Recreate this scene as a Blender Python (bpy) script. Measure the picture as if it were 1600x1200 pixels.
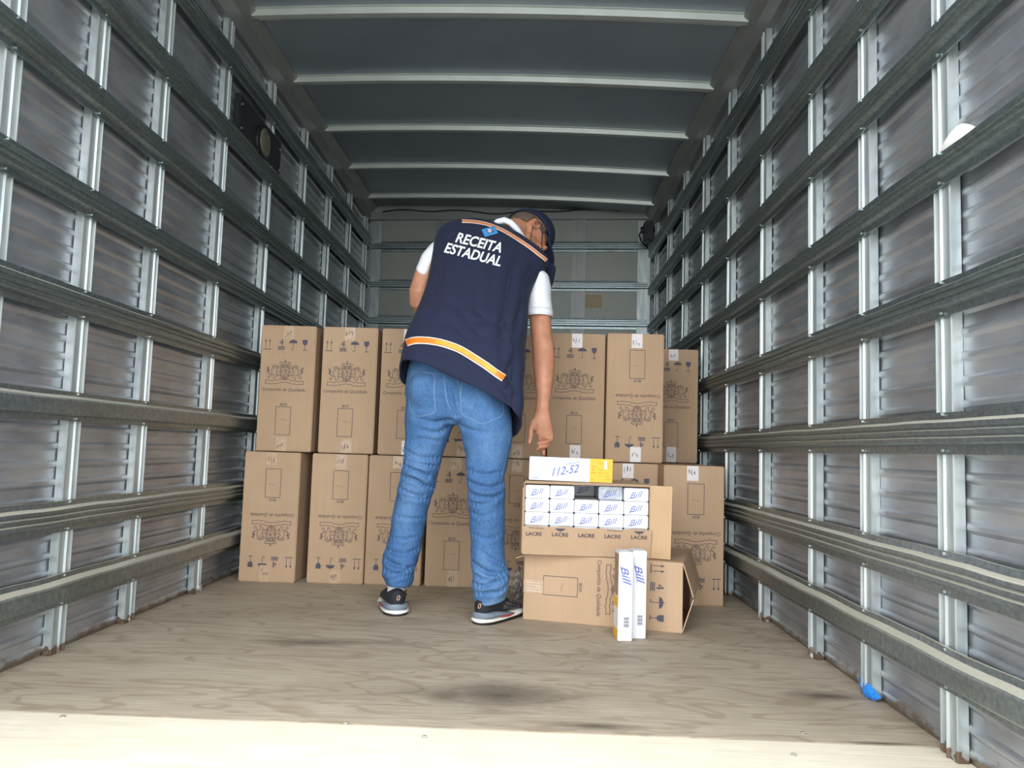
import bpy, bmesh, math, random
import numpy as np
from mathutils import Vector, Matrix, noise
from mathutils.bvhtree import BVHTree

for o in list(bpy.data.objects):
    bpy.data.objects.remove(o, do_unlink=True)
scene = bpy.context.scene
C = scene.collection
random.seed(7)

# ------------------------------------------------------------------ camera
F_PX, YAW, PITCH, ROLL = 1242.72, -0.0227451, 0.0823290, -0.0309045
CAM = Vector((0.0, 0.0, 0.62))


def cam_dir(x, y, z):
    c, s = math.cos(ROLL), math.sin(ROLL)
    x, z = c * x + s * z, -s * x + c * z
    c, s = math.cos(PITCH), math.sin(PITCH)
    y, z = c * y - s * z, s * y + c * z
    c, s = math.cos(YAW), math.sin(YAW)
    return Vector((c * x + s * y, -s * x + c * y, z))


cam_data = bpy.data.cameras.new('camera')
cam_data.sensor_fit = 'HORIZONTAL'
cam_data.sensor_width = 36.0
cam_data.lens = 36.0 * F_PX / 1600.0
cam_data.clip_start = 0.02
cam = bpy.data.objects.new('camera', cam_data)
C.objects.link(cam)
r_, u_, f_ = cam_dir(1, 0, 0), cam_dir(0, 0, 1), cam_dir(0, 1, 0)
M = Matrix.Identity(4)
for i in range(3):
    M[i][0], M[i][1], M[i][2], M[i][3] = r_[i], u_[i], -f_[i], CAM[i]
cam.matrix_world = M
scene.camera = cam


def ray(px, py):
    return cam_dir((px - 800) / F_PX, 1.0, -(py - 600) / F_PX)


def P(px, py, Y):
    """point of the place that stands Y metres behind the photographer"""
    d = ray(px, py)
    return CAM + d * (Y / d.y)


# ------------------------------------------------------------------ world, light, exposure
world = bpy.data.worlds.new('sky')
scene.world = world
world.use_nodes = True
bg = world.node_tree.nodes['Background']
bg.inputs['Color'].default_value = (0.93, 0.97, 1.0, 1)
bg.inputs['Strength'].default_value = 1.6

A, B = 1.3232, 0.9034           # distance of the left / right wall from the camera axis
Y_OPEN, Y_BL, Y_BR = 0.95, 6.28, 6.07
pl = bpy.data.lights.new('rear_opening', 'AREA')
pl.shape = 'RECTANGLE'
pl.size, pl.size_y = A + B, 2.55
pl.cycles.is_portal = True
po = bpy.data.objects.new('rear_opening', pl)
po.location = ((B - A) / 2, Y_OPEN - 0.02, 1.25)
po.rotation_euler = (math.pi / 2, 0, 0)      # faces the load space
C.objects.link(po)

vs = scene.view_settings
vs.view_transform = 'Standard'
vs.look = 'None'
vs.gamma = 1.0
vs.use_curve_mapping = False
vs.exposure = 1.95


# ------------------------------------------------------------------ materials
def srgb(r, g, b):
    f = lambda c: (c / 255 / 12.92) if c / 255 <= 0.04045 else ((c / 255 + 0.055) / 1.055) ** 2.4
    return (f(r), f(g), f(b), 1)


class Mat:
    def __init__(self, name, rough=0.6, metal=0.0, spec=0.5):
        self.m = bpy.data.materials.new(name)
        self.m.use_nodes = True
        self.nt = self.m.node_tree
        self.b = self.nt.nodes['Principled BSDF']
        self.b.inputs['Roughness'].default_value = rough
        self.b.inputs['Metallic'].default_value = metal
        self.b.inputs['Specular IOR Level'].default_value = spec

    def n(self, t, **kw):
        nd = self.nt.nodes.new(t)
        for k, v in kw.items():
            if k in nd.inputs:
                nd.inputs[k].default_value = v
            else:
                setattr(nd, k, v)
        return nd

    def link(self, a, b):
        self.nt.links.new(a, b)

    def coord(self, scale=(1, 1, 1), kind='Object', loc=(0, 0, 0)):
        tc = self.n('ShaderNodeTexCoord')
        mp = self.n('ShaderNodeMapping')
        mp.inputs['Scale'].default_value = scale
        mp.inputs['Location'].default_value = loc
        self.link(tc.outputs[kind], mp.inputs['Vector'])
        return mp.outputs['Vector']

    def noise(self, vec, scale=5, detail=4, rough=0.5, dist=0.0):
        nd = self.n('ShaderNodeTexNoise')
        nd.inputs['Scale'].default_value = scale
        nd.inputs['Detail'].default_value = detail
        nd.inputs['Roughness'].default_value = rough
        nd.inputs['Distortion'].default_value = dist
        self.link(vec, nd.inputs['Vector'])
        return nd.outputs['Fac']

    def ramp(self, fac, stops):
        r = self.n('ShaderNodeValToRGB')
        el = r.color_ramp.elements
        while len(el) > 1:
            el.remove(el[-1])
        el[0].position, el[0].color = stops[0]
        for p, c in stops[1:]:
            e = el.new(p)
            e.color = c
        self.link(fac, r.inputs['Fac'])
        return r.outputs['Color']

    def mix(self, fac, a, b, mode='MIX'):
        m = self.n('ShaderNodeMix', data_type='RGBA', blend_type=mode)
        for sock, v in ((m.inputs['Factor'], fac), (m.inputs['A'], a), (m.inputs['B'], b)):
            pass
        fs = [s for s in m.inputs if s.name == 'Factor' and s.type == 'VALUE'][0]
        As = [s for s in m.inputs if s.name == 'A' and s.type == 'RGBA'][0]
        Bs = [s for s in m.inputs if s.name == 'B' and s.type == 'RGBA'][0]
        for s, v in ((fs, fac), (As, a), (Bs, b)):
            if hasattr(v, 'is_output'):
                self.link(v, s)
            else:
                s.default_value = v
        return [s for s in m.outputs if s.type == 'RGBA'][0]

    def color(self, c):
        if hasattr(c, 'is_output'):
            self.link(c, self.b.inputs['Base Color'])
        else:
            self.b.inputs['Base Color'].default_value = c
        return self

    def bump(self, fac, strength=0.2, dist=0.002):
        bp = self.n('ShaderNodeBump')
        bp.inputs['Strength'].default_value = strength
        bp.inputs['Distance'].default_value = dist
        self.link(fac, bp.inputs['Height'])
        self.link(bp.outputs['Normal'], self.b.inputs['Normal'])
        return self

    def up_mask(self, lo=0.35, hi=0.8):
        g = self.n('ShaderNodeNewGeometry')
        s = self.n('ShaderNodeSeparateXYZ')
        self.link(g.outputs['True Normal'], s.inputs[0])
        m = self.n('ShaderNodeMapRange')
        m.inputs['From Min'].default_value = lo
        m.inputs['From Max'].default_value = hi
        self.link(s.outputs['Z'], m.inputs['Value'])
        return m.outputs['Result']


def plain(name, col, rough=0.6, metal=0.0, var=0.08, scale=30, spec=0.5):
    m = Mat(name, rough, metal, spec)
    v = m.coord()
    nz = m.noise(v, scale, 3)
    lo = tuple(c * (1 - var) for c in col[:3]) + (1,)
    hi = tuple(min(1, c * (1 + var)) for c in col[:3]) + (1,)
    m.color(m.ramp(nz, [(0.3, lo), (0.7, hi)]))
    return m.m


def make_cardboard(name, col):
    m = Mat(name, 0.75, 0, 0.25)
    v = m.coord((1, 1, 1))
    info = m.n('ShaderNodeObjectInfo')
    n1 = m.noise(v, 4, 3)
    n2 = m.noise(m.coord((160, 160, 3)), 1, 2)
    c1 = m.ramp(n1, [(0.3, tuple(c * .93 for c in col[:3]) + (1,)), (0.7, tuple(c * 1.05 for c in col[:3]) + (1,))])
    c2 = m.mix(0.05, c1, m.ramp(n2, [(0.35, (0.3, 0.3, 0.3, 1)), (0.65, (0.7, 0.7, 0.7, 1))]), 'OVERLAY')
    r = m.ramp(info.outputs['Random'], [(0, (0.94, 0.93, 0.92, 1)), (1, (1.0, 1.0, 1.0, 1))])
    m.color(m.mix(1.0, c2, r, 'MULTIPLY'))
    m.bump(n2, 0.05, 0.001)
    return m.m


MT = {}
MT['cardboard'] = make_cardboard('cardboard', srgb(184, 155, 126))
MT['cardboard_in'] = make_cardboard('cardboard_inside', srgb(196, 164, 128))
MT['ink'] = plain('box_ink', srgb(74, 72, 86), 0.7)
MT['ink_crest'] = plain('crest_ink', srgb(92, 76, 76), 0.7)
MT['ink_hand'] = plain('marker_ink', srgb(52, 54, 78), 0.5)
MT['tape'] = plain('clear_tape', srgb(186, 158, 130), 0.3, 0, 0.1, 60)
MT['tape_white'] = plain('white_tape', srgb(215, 208, 206), 0.35, 0, 0.04, 60)
MT['blue_ink'] = plain('blue_print', srgb(100, 112, 180), 0.5)
MT['white_card'] = plain('white_card', srgb(222, 222, 226), 0.45, 0, 0.02, 20)
MT['silver_card'] = plain('foil_wrapped_card', srgb(150, 155, 162), 0.25, 0.3, 0.25, 40)
MT['yellow'] = plain('yellow_panel', srgb(232, 178, 38), 0.5, 0, 0.04)
MT['side_shade'] = plain('shaded_side_brown', srgb(150, 124, 104), 0.5, 0, 0.2, 30)  # shade on the standing cartons' left side, put into the colour
MT['red_ink'] = plain('brown_ink', srgb(200, 120, 20), 0.5)

# galvanised rail: mottled zinc, dust on what faces up, rust streaks
m = Mat('galvanised_rail', 0.36, 0.85)
v = m.coord()
zn = m.noise(v, 70, 4, 0.65)
big = m.noise(m.coord((3, 1.2, 9)), 2, 4)
base = m.ramp(zn, [(0.3, srgb(122, 133, 136)), (0.7, srgb(158, 169, 170))])
base = m.mix(m.ramp(big, [(0.5, (0, 0, 0, 1)), (0.75, (0.6, 0.6, 0.6, 1))]), base, srgb(112, 116, 112))
um = m.up_mask(0.4, 0.85)
mm = m.n('ShaderNodeMath', operation='MULTIPLY')
m.link(um, mm.inputs[0]); mm.inputs[1].default_value = 0.85
base = m.mix(mm.outputs[0], base, srgb(178, 172, 154))
m.color(base)
inv = m.n('ShaderNodeMapRange'); m.link(um, inv.inputs['Value'])
inv.inputs['To Min'].default_value = 0.88; inv.inputs['To Max'].default_value = 0.05
m.link(inv.outputs['Result'], m.b.inputs['Metallic'])
m.bump(zn, 0.08, 0.001)
MT['rail'] = m.m

m = Mat('galvanised_stud', 0.42, 0.6)
v = m.coord((6, 6, 1.0))
nz = m.noise(v, 6, 4)
z = m.n('ShaderNodeSeparateXYZ'); m.link(m.coord(), z.inputs[0])
rz = m.n('ShaderNodeMapRange'); m.link(z.outputs['Z'], rz.inputs['Value'])
rz.inputs['From Min'].default_value = 0.0; rz.inputs['From Max'].default_value = 0.085
rz.inputs['To Min'].default_value = 0.62; rz.inputs['To Max'].default_value = 0.0
rn = m.noise(m.coord(), 45, 4)
rm = m.n('ShaderNodeMath', operation='GREATER_THAN')
sm = m.n('ShaderNodeMath', operation='SUBTRACT'); m.link(rz.outputs['Result'], sm.inputs[0]); m.link(rn, sm.inputs[1])
m.link(sm.outputs[0], rm.inputs[0]); rm.inputs[1].default_value = 0.0
base = m.ramp(nz, [(0.3, srgb(150, 158, 160)), (0.7, srgb(184, 190, 188))])
m.color(m.mix(rm.outputs[0], base, srgb(112, 94, 80)))
MT['stud'] = m.m

m = Mat('aluminium_panel', 0.36, 0.74)
n1 = m.noise(m.coord((2, 2.0, 5)), 2.2, 5, 0.6)
n2 = m.noise(m.coord((1, 3, 26)), 1.5, 3)
scr = m.noise(m.coord((10, 7, 40)), 2.4, 5, 0.7, 1.5)
base = m.ramp(n1, [(0.3, srgb(136, 139, 144)), (0.55, srgb(172, 176, 182)), (0.75, srgb(184, 180, 171))])
base = m.mix(0.25, base, m.ramp(n2, [(0.3, srgb(140, 140, 138)), (0.7, srgb(190, 196, 204))]))
base = m.mix(m.ramp(scr, [(0.70, (0, 0, 0, 1)), (0.73, (0.7, 0.7, 0.7, 1))]), base, srgb(70, 66, 62))
zz_ = m.n('ShaderNodeSeparateXYZ'); m.link(m.coord(), zz_.inputs[0])
zr_ = m.n('ShaderNodeMapRange'); m.link(zz_.outputs['Z'], zr_.inputs['Value'])
zr_.inputs['From Min'].default_value = 0.0; zr_.inputs['From Max'].default_value = 0.10
zr_.inputs['To Min'].default_value = 0.72; zr_.inputs['To Max'].default_value = 0.0
gn_ = m.noise(m.coord((1, 1, 2)), 14, 5, 0.7)
gs_ = m.n('ShaderNodeMath', operation='SUBTRACT'); m.link(zr_.outputs['Result'], gs_.inputs[0]); m.link(gn_, gs_.inputs[1])
gm_ = m.n('ShaderNodeMapRange'); m.link(gs_.outputs[0], gm_.inputs['Value']); gm_.inputs['From Max'].default_value = 0.15; gm_.inputs['To Max'].default_value = 0.8
base = m.mix(gm_.outputs['Result'], base, srgb(120, 104, 82))
m.color(base)
rr = m.n('ShaderNodeMapRange'); m.link(n1, rr.inputs['Value'])
rr.inputs['To Min'].default_value = 0.28; rr.inputs['To Max'].default_value = 0.5
m.link(rr.outputs['Result'], m.b.inputs['Roughness'])
m.bump(n1, 0.15, 0.02)
MT['panel'] = m.m

m = Mat('roof_sheet', 0.36, 0.4)
n1 = m.noise(m.coord((1, 1, 1)), 1.5, 3)
m.color(m.ramp(n1, [(0.3, srgb(136, 147, 160)), (0.7, srgb(154, 164, 176))]))
m.bump(n1, 0.1, 0.03)
MT['roof'] = m.m
MT['bow'] = plain('roof_bow_steel', srgb(190, 196, 190), 0.4, 0.4, 0.06, 8)
MT['front_panel'] = plain('front_wall_sheet', srgb(150, 154, 146), 0.5, 0.3, 0.05, 3)
MT['cove'] = plain('top_side_rail', srgb(140, 142, 140), 0.45, 0.5, 0.08, 6)
MT['shell'] = plain('outer_skin', srgb(190, 190, 190), 0.5)
MT['dark_plastic'] = plain('black_plastic', srgb(24, 26, 30), 0.45)
MT['lens'] = plain('lamp_lens', srgb(92, 90, 76), 0.2, 0.0, 0.05)
MT['chrome'] = plain('screw_steel', srgb(190, 190, 185), 0.3, 0.9)
MT['old_label'] = plain('faded_label', srgb(190, 172, 140), 0.8)
MT['blue_plastic'] = plain('blue_plastic', srgb(40, 130, 220), 0.35, 0, 0.25, 80)
MT['white_plastic'] = plain('white_plastic', srgb(235, 235, 232), 0.4, 0, 0.03)

# plywood floor with cathedral grain, wear and oil stains
m = Mat('plywood_floor', 0.62, 0, 0.35)
v = m.coord((1, 1, 1), 'Object')
warp = m.noise(m.coord((0.9, 3.2, 1)), 1.6, 3, 0.5, 0.4)
wv = m.n('ShaderNodeMath', operation='MULTIPLY'); m.link(warp, wv.inputs[0]); wv.inputs[1].default_value = 62.0
sn = m.n('ShaderNodeMath', operation='SINE'); m.link(wv.outputs[0], sn.inputs[0])
fine = m.noise(m.coord((5, 110, 1)), 1.2, 4, 0.6)
base = m.ramp(fine, [(0.25, srgb(146, 133, 115)), (0.55, srgb(174, 161, 142)), (0.8, srgb(190, 178, 159))])
ringm = m.n('ShaderNodeMapRange'); m.link(sn.outputs[0], ringm.inputs['Value'])
ringm.inputs['From Min'].default_value = 0.55; ringm.inputs['From Max'].default_value = 1.0
ringm.inputs['To Max'].default_value = 0.5
base = m.mix(ringm.outputs['Result'], base, srgb(132, 116, 96))
wear = m.noise(m.coord((1.2, 2.2, 1), 'Object', (3, 1, 0)), 1.7, 5, 0.6)
base = m.mix(m.ramp(wear, [(0.45, (0, 0, 0, 1)), (0.8, (0.55, 0.55, 0.55, 1))]), base, srgb(128, 112, 94))
sep = m.n('ShaderNodeSeparateXYZ'); m.link(v, sep.inputs[0])
edge = m.noise(v, 9, 4, 0.7)


def blot(base, x, y, rx, ry, col, amt):
    sub = m.n('ShaderNodeVectorMath', operation='SUBTRACT'); m.link(v, sub.inputs[0]); sub.inputs[1].default_value = (x, y, 0)
    div = m.n('ShaderNodeVectorMath', operation='DIVIDE'); m.link(sub.outputs[0], div.inputs[0]); div.inputs[1].default_value = (rx, ry, 1e3)
    ln = m.n('ShaderNodeVectorMath', operation='LENGTH'); m.link(div.outputs[0], ln.inputs[0])
    ad = m.n('ShaderNodeMath', operation='MULTIPLY_ADD'); m.link(edge, ad.inputs[0]); ad.inputs[1].default_value = 0.9
    m.link(ln.outputs['Value'], ad.inputs[2])
    mr = m.n('ShaderNodeMapRange'); m.link(ad.outputs[0], mr.inputs['Value'])
    mr.inputs['From Min'].default_value = 1.5; mr.inputs['From Max'].default_value = 0.5
    mr.inputs['To Max'].default_value = amt
    return m.mix(mr.outputs['Result'], base, col)


dark = srgb(62, 54, 44)
for s_ in ((-0.06, 2.07, 0.24, 0.11, 0.85), (-0.66, 2.53, 0.20, 0.06, 0.75), (-0.45, 2.56, 0.25, 0.05, 0.35), (0.80, 2.17, 0.12, 0.045, 0.9),
           (0.17, 1.87, 0.12, 0.03, 0.8), (0.30, 2.50, 0.3, 0.03, 0.25), (0.80, 1.83, 0.10, 0.012, 0.9), (0.05, 2.30, 0.55, 0.04, 0.2), (-0.2, 2.05, 0.5, 0.2, 0.2)):
    base = blot(base, s_[0], s_[1], s_[2], s_[3], dark, s_[4])
m.color(base)
m.bump(fine, 0.12, 0.002)
MT['plywood'] = m.m

m = Mat('pale_plywood', 0.6, 0, 0.35)
fine = m.noise(m.coord((4, 60, 1)), 1.3, 4, 0.6)
blo = m.noise(m.coord((3, 5, 1)), 2.0, 5, 0.65)
base = m.ramp(fine, [(0.3, srgb(210, 199, 177)), (0.7, srgb(228, 218, 198))])
base = m.mix(m.ramp(blo, [(0.5, (0, 0, 0, 1)), (0.8, (0.5, 0.5, 0.5, 1))]), base, srgb(238, 232, 216))
m.color(base)
MT['pale_plywood'] = m.m

m = Mat('yard_concrete', 0.85)
n1 = m.noise(m.coord(), 1.5, 6, 0.6)
m.color(m.ramp(n1, [(0.3, srgb(150, 148, 142)), (0.7, srgb(176, 174, 168))]))
MT['yard'] = m.m

# clothing / skin
m = Mat('denim', 0.8, 0, 0.2)
tw = m.noise(m.coord((1, 1, 0.35)), 240, 2)
fade = m.noise(m.coord((1, 1, 0.6)), 6, 5, 0.65)
base = m.ramp(fade, [(0.3, srgb(50, 82, 124)), (0.5, srgb(66, 103, 149)), (0.75, srgb(104, 138, 176))])
base = m.mix(0.25, base, m.ramp(tw, [(0.35, srgb(50, 82, 124)), (0.65, srgb(100, 136, 176))]))
m.color(base)
m.bump(tw, 0.15, 0.001)
MT['denim'] = m.m
MT['denim_light'] = plain('denim_stitching', srgb(98, 128, 164), 0.8, 0, 0.1, 200)
m = Mat('navy_cloth', 0.85, 0, 0.2)
tw = m.noise(m.coord(), 300, 2)
lint = m.noise(m.coord((1, 1, 1)), 34, 2, 0.4)
base = m.ramp(tw, [(0.3, srgb(32, 36, 57)), (0.7, srgb(41, 46, 69))])
m.color(base)
m.b.inputs['Sheen Weight'].default_value = 0.04
m.bump(tw, 0.1, 0.001)
MT['navy'] = m.m
MT['navy_dark'] = plain('navy_edging', srgb(24, 28, 48), 0.85)
MT['cap'] = plain('cap_cloth', srgb(24, 34, 62), 0.85, 0, 0.1, 200)
MT['polo'] = plain('white_pique', srgb(232, 234, 240), 0.8, 0, 0.02, 200)
m = Mat('skin', 0.5, 0, 0.4)
n1 = m.noise(m.coord(), 22, 4)
m.color(m.ramp(n1, [(0.3, srgb(176, 120, 92)), (0.7, srgb(198, 142, 113))]))
m.b.inputs['Subsurface Weight'].default_value = 0.08
m.b.inputs['Subsurface Radius'].default_value = (0.01, 0.004, 0.002)
MT['skin'] = m.m
MT['hair'] = plain('short_grey_hair', srgb(96, 82, 72), 0.8, 0, 0.35, 160)
MT['orange'] = plain('reflective_orange', srgb(232, 124, 36), 0.45, 0, 0.08, 50)
MT['reflect_yellow'] = plain('reflective_yellow', srgb(236, 160, 36), 0.4, 0, 0.2, 25)
MT['reflect_white'] = plain('reflective_white', srgb(250, 235, 222), 0.35, 0, 0.03)
MT['salmon'] = plain('reflective_salmon', srgb(236, 146, 96), 0.4, 0, 0.1, 40)
MT['print_white'] = plain('white_lettering', srgb(240, 240, 240), 0.6, 0, 0.02)
MT['print_blue'] = plain('blue_emblem', srgb(70, 150, 215), 0.6, 0, 0.02)
MT['print_pale'] = plain('emblem_rose', srgb(220, 190, 200), 0.6, 0, 0.02)
MT['shoe_black'] = plain('shoe_mesh_black', srgb(26, 30, 38), 0.8, 0, 0.2, 150)
MT['shoe_grey'] = plain('shoe_grey', srgb(84, 80, 80), 0.7, 0, 0.25, 90)
MT['midsole_grey'] = plain('midsole_grey', srgb(116, 126, 138), 0.6)
MT['midsole_white'] = plain('midsole_white', srgb(226, 224, 218), 0.5, 0, 0.03)
MT['shoe_red'] = plain('shoe_red', srgb(150, 60, 60), 0.6)
MT['copper'] = plain('copper_badge', srgb(205, 165, 140), 0.35, 0.3)
MT['sole_black'] = plain('outsole_black', srgb(30, 30, 32), 0.7)
m = Mat('clear_film', 0.15, 0)
fz = m.noise(m.coord(), 60, 3, 0.6)
m.color(m.ramp(fz, [(0.4, srgb(70, 66, 60)), (0.62, srgb(225, 225, 225))]))
al = m.n('ShaderNodeMapRange'); m.link(fz, al.inputs['Value'])
al.inputs['From Min'].default_value = 0.5; al.inputs['From Max'].default_value = 0.7
al.inputs['To Min'].default_value = 0.35; al.inputs['To Max'].default_value = 0.9
m.link(al.outputs['Result'], m.b.inputs['Alpha'])
MT['film'] = m.m


# ------------------------------------------------------------------ mesh helpers
class MB:
    def __init__(self):
        self.v, self.f, self.mi = [], [], []

    def add(self, verts, faces):
        o = len(self.v)
        self.v += [tuple(p) for p in verts]
        self.f += [tuple(i + o for i in f) for f in faces]
        return self

    def box(self, x0, x1, y0, y1, z0, z1, b=0.0):
        if b <= 0:
            vs_ = [(x, y, z) for z in (z0, z1) for y in (y0, y1) for x in (x0, x1)]
            return self.add(vs_, [(0, 2, 3, 1), (4, 5, 7, 6), (0, 1, 5, 4), (2, 6, 7, 3), (0, 4, 6, 2), (1, 3, 7, 5)])
        bm = bmesh.new()
        bmesh.ops.create_cube(bm, size=1.0)
        for w in bm.verts:
            w.co = Vector(((x0 + x1) / 2 + w.co.x * (x1 - x0), (y0 + y1) / 2 + w.co.y * (y1 - y0), (z0 + z1) / 2 + w.co.z * (z1 - z0)))
        bmesh.ops.bevel(bm, geom=bm.edges[:], offset=b, segments=2, affect='EDGES')
        bm.verts.index_update()
        self.add([w.co[:] for w in bm.verts], [[q.index for q in f.verts] for f in bm.faces])
        bm.free()
        return self

    def obox(self, c, ax, ay, az):
        """box from centre and three half-axis vectors"""
        c, ax, ay, az = Vector(c), Vector(ax), Vector(ay), Vector(az)
        vs_ = [c + ax * i + ay * j + az * k for k in (-1, 1) for j in (-1, 1) for i in (-1, 1)]
        return self.add(vs_, [(0, 2, 3, 1), (4, 5, 7, 6), (0, 1, 5, 4), (2, 6, 7, 3), (0, 4, 6, 2), (1, 3, 7, 5)])

    def sweep(self, prof, stations, closed=True, caps=True):
        """prof: list of 2D points; stations: list of functions-of-2D giving 3D"""
        n = len(prof)
        vs_, fs = [], []
        for st in stations:
            vs_ += [st(p) for p in prof]
        for i in range(len(stations) - 1):
            for j in range(n if closed else n - 1):
                k = (j + 1) % n
                fs.append((i * n + j, i * n + k, (i + 1) * n + k, (i + 1) * n + j))
        if caps and closed:
            fs.append(tuple(range(n - 1, -1, -1)))
            fs.append(tuple((len(stations) - 1) * n + j for j in range(n)))
        return self.add(vs_, fs)

    def rings(self, rings, caps=True):
        n = len(rings[0])
        vs_ = [p for r in rings for p in r]
        fs = []
        for i in range(len(rings) - 1):
            for j in range(n):
                k = (j + 1) % n
                fs.append((i * n + j, i * n + k, (i + 1) * n + k, (i + 1) * n + j))
        if caps:
            fs.append(tuple(range(n - 1, -1, -1)))
            fs.append(tuple((len(rings) - 1) * n + j for j in range(n)))
        return self.add(vs_, fs)

    def tube(self, pts, rads, n=10):
        pts = [Vector(p) for p in pts]
        if not hasattr(rads, '__len__'):
            rads = [rads] * len(pts)
        rs = []
        prev = None
        for i, p in enumerate(pts):
            t = (pts[min(i + 1, len(pts) - 1)] - pts[max(i - 1, 0)]).normalized()
            ref = prev if prev is not None else (Vector((1, 0, 0)) if abs(t.x) < 0.9 else Vector((0, 0, 1)))
            u = (ref - t * ref.dot(t)).normalized()
            w = t.cross(u)
            prev = u
            rs.append([p + (u * math.cos(a) + w * math.sin(a)) * rads[i] for a in [2 * math.pi * k / n for k in range(n)]])
        return self.rings(rs)

    def ball(self, c, rx, ry=None, rz=None, n=16, m_=10, axes=None):
        ry = rx if ry is None else ry
        rz = rx if rz is None else rz
        c = Vector(c)
        X, Yv, Z = axes if axes else (Vector((1, 0, 0)), Vector((0, 1, 0)), Vector((0, 0, 1)))
        rs = []
        for i in range(m_ + 1):
            th = math.pi * (0.02 + 0.96 * i / m_)
            rs.append([c + X * rx * math.sin(th) * math.cos(a) + Yv * ry * math.sin(th) * math.sin(a) + Z * rz * math.cos(th)
                       for a in [2 * math.pi * k / n for k in range(n)]])
        return self.rings(rs)

    def mesh(self, name, mats, smooth=False, fix=True):
        me = bpy.data.meshes.new(name)
        me.from_pydata([tuple(p) for p in self.v], [], self.f)
        if fix:
            bm = bmesh.new(); bm.from_mesh(me)
            bmesh.ops.recalc_face_normals(bm, faces=bm.faces[:])
            bm.to_mesh(me); bm.free()
        for mt in (mats if isinstance(mats, (list, tuple)) else [mats]):
            me.materials.append(mt)
        if smooth:
            me.polygons.foreach_set('use_smooth', [True] * len(me.polygons))
        me.update()
        return me

    def build(self, name, mat, parent=None, smooth=False, fix=True):
        return link(name, self.mesh(name, mat, smooth, fix), parent)


def link(name, me, parent=None, loc=None, rot=None):
    o = bpy.data.objects.new(name, me)
    C.objects.link(o)
    if parent is not None:
        o.parent = parent
    if loc is not None:
        o.location = loc
    if rot is not None:
        o.rotation_euler = rot
    return o


def tag(o, label=None, cat=None, group=None, kind=None):
    if label: o['label'] = label
    if cat: o['category'] = cat
    if group: o['group'] = group
    if kind: o['kind'] = kind
    return o


def empty(name, loc, rot=(0, 0, 0)):
    o = bpy.data.objects.new(name, None)
    o.empty_display_size = 0.1
    C.objects.link(o)
    o.location = loc
    o.rotation_euler = rot
    return o


def stroke(mb, pts, w, close=False):
    """flat 2D ribbon along a polyline"""
    pts = [Vector((p[0], p[1])) for p in pts]
    if close:
        pts = pts + [pts[0]]
    for a, b in zip(pts[:-1], pts[1:]):
        d = b - a
        if d.length < 1e-7:
            continue
        d.normalize()
        nn = Vector((-d.y, d.x)) * w / 2
        e = d * w * 0.35
        q = [a - e - nn, b + e - nn, b + e + nn, a - e + nn]
        mb.add([(p.x, p.y, 0) for p in q], [(0, 1, 2, 3)])


def poly(mb, pts):
    mb.add([(p[0], p[1], 0) for p in pts], [tuple(range(len(pts)))])


_text_cache = {}


def text2d(s, size=1.0, shear=0.0, offset=0.0, res=3):
    """triangulated lettering, centred on its bounding box; returns verts, faces, width, height"""
    key = (s, shear, offset, res)
    if key not in _text_cache:
        cu = bpy.data.curves.new('lettering', 'FONT')
        cu.body = s
        cu.size = 1.0
        cu.shear = shear
        cu.offset = offset
        cu.resolution_u = res
        cu.fill_mode = 'FRONT'
        ob = bpy.data.objects.new('lettering', cu)
        C.objects.link(ob)
        dg = bpy.context.evaluated_depsgraph_get()
        me = bpy.data.meshes.new_from_object(ob.evaluated_get(dg))
        vv = [Vector(w.co) for w in me.vertices]
        ff = [tuple(p.vertices) for p in me.polygons]
        bpy.data.objects.remove(ob, do_unlink=True)
        bpy.data.curves.remove(cu)
        bpy.data.meshes.remove(me)
        xs, ys = [w.x for w in vv], [w.y for w in vv]
        cx, cy = (min(xs) + max(xs)) / 2, (min(ys) + max(ys)) / 2
        _text_cache[key] = ([(w.x - cx, w.y - cy) for w in vv], ff, max(xs) - min(xs), max(ys) - min(ys))
    vv, ff, w, h = _text_cache[key]
    return [(x * size, y * size) for x, y in vv], ff, w * size, h * size


def text_fit(mb, s, cx, cy, width, height=None, rot=0.0, shear=0.0, offset=0.0):
    vv, ff, w, h = text2d(s, 1.0, shear, offset)
    sx = width / w
    sy = sx if height is None else height / h
    c, sn = math.cos(rot), math.sin(rot)
    mb.add([(cx + x * sx * c - y * sy * sn, cy + x * sx * sn + y * sy * c, 0) for x, y in vv], ff)


def flat_to(me_mb, fn):
    me_mb.v = [fn(p[0], p[1]) for p in me_mb.v]
    return me_mb


# ------------------------------------------------------------------ setting: ground, floor
g = MB().box(-14, 14, -22, 14, -1.0, -0.95)
tag(g.build('ground', MT['yard']), 'pale concrete yard outside the truck', kind='structure')

fl = MB()
fl.box(-A - 0.05, B + 0.05, 1.822, 6.6, -0.06, 0.0)
floor = tag(fl.build('floor', MT['plywood']), 'worn plywood floor of the truck with dark oil stains', kind='structure')
st = MB()
st.box(-A - 0.05, B + 0.05, Y_OPEN, 1.818, -0.06, -0.001)
sill = tag(st.build('trim_1', MT['pale_plywood']), 'pale plywood sill strip along the rear edge of the truck floor', kind='structure')
for px, py in ((98, 1120), (540, 1131), (663, 1152), (1240, 1180), (1255, 1146)):
    d = ray(px, py)
    p = CAM + d * (-0.62 / d.z)
    s = MB()
    s.tube([(p.x, p.y, -0.002), (p.x, p.y, 0.0025)], 0.006, 10)
    s.box(p.x - 0.005, p.x + 0.005, p.y - 0.001, p.y + 0.001, 0.0024, 0.0032)
    s.build('screw', MT['chrome'], sill)

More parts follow.
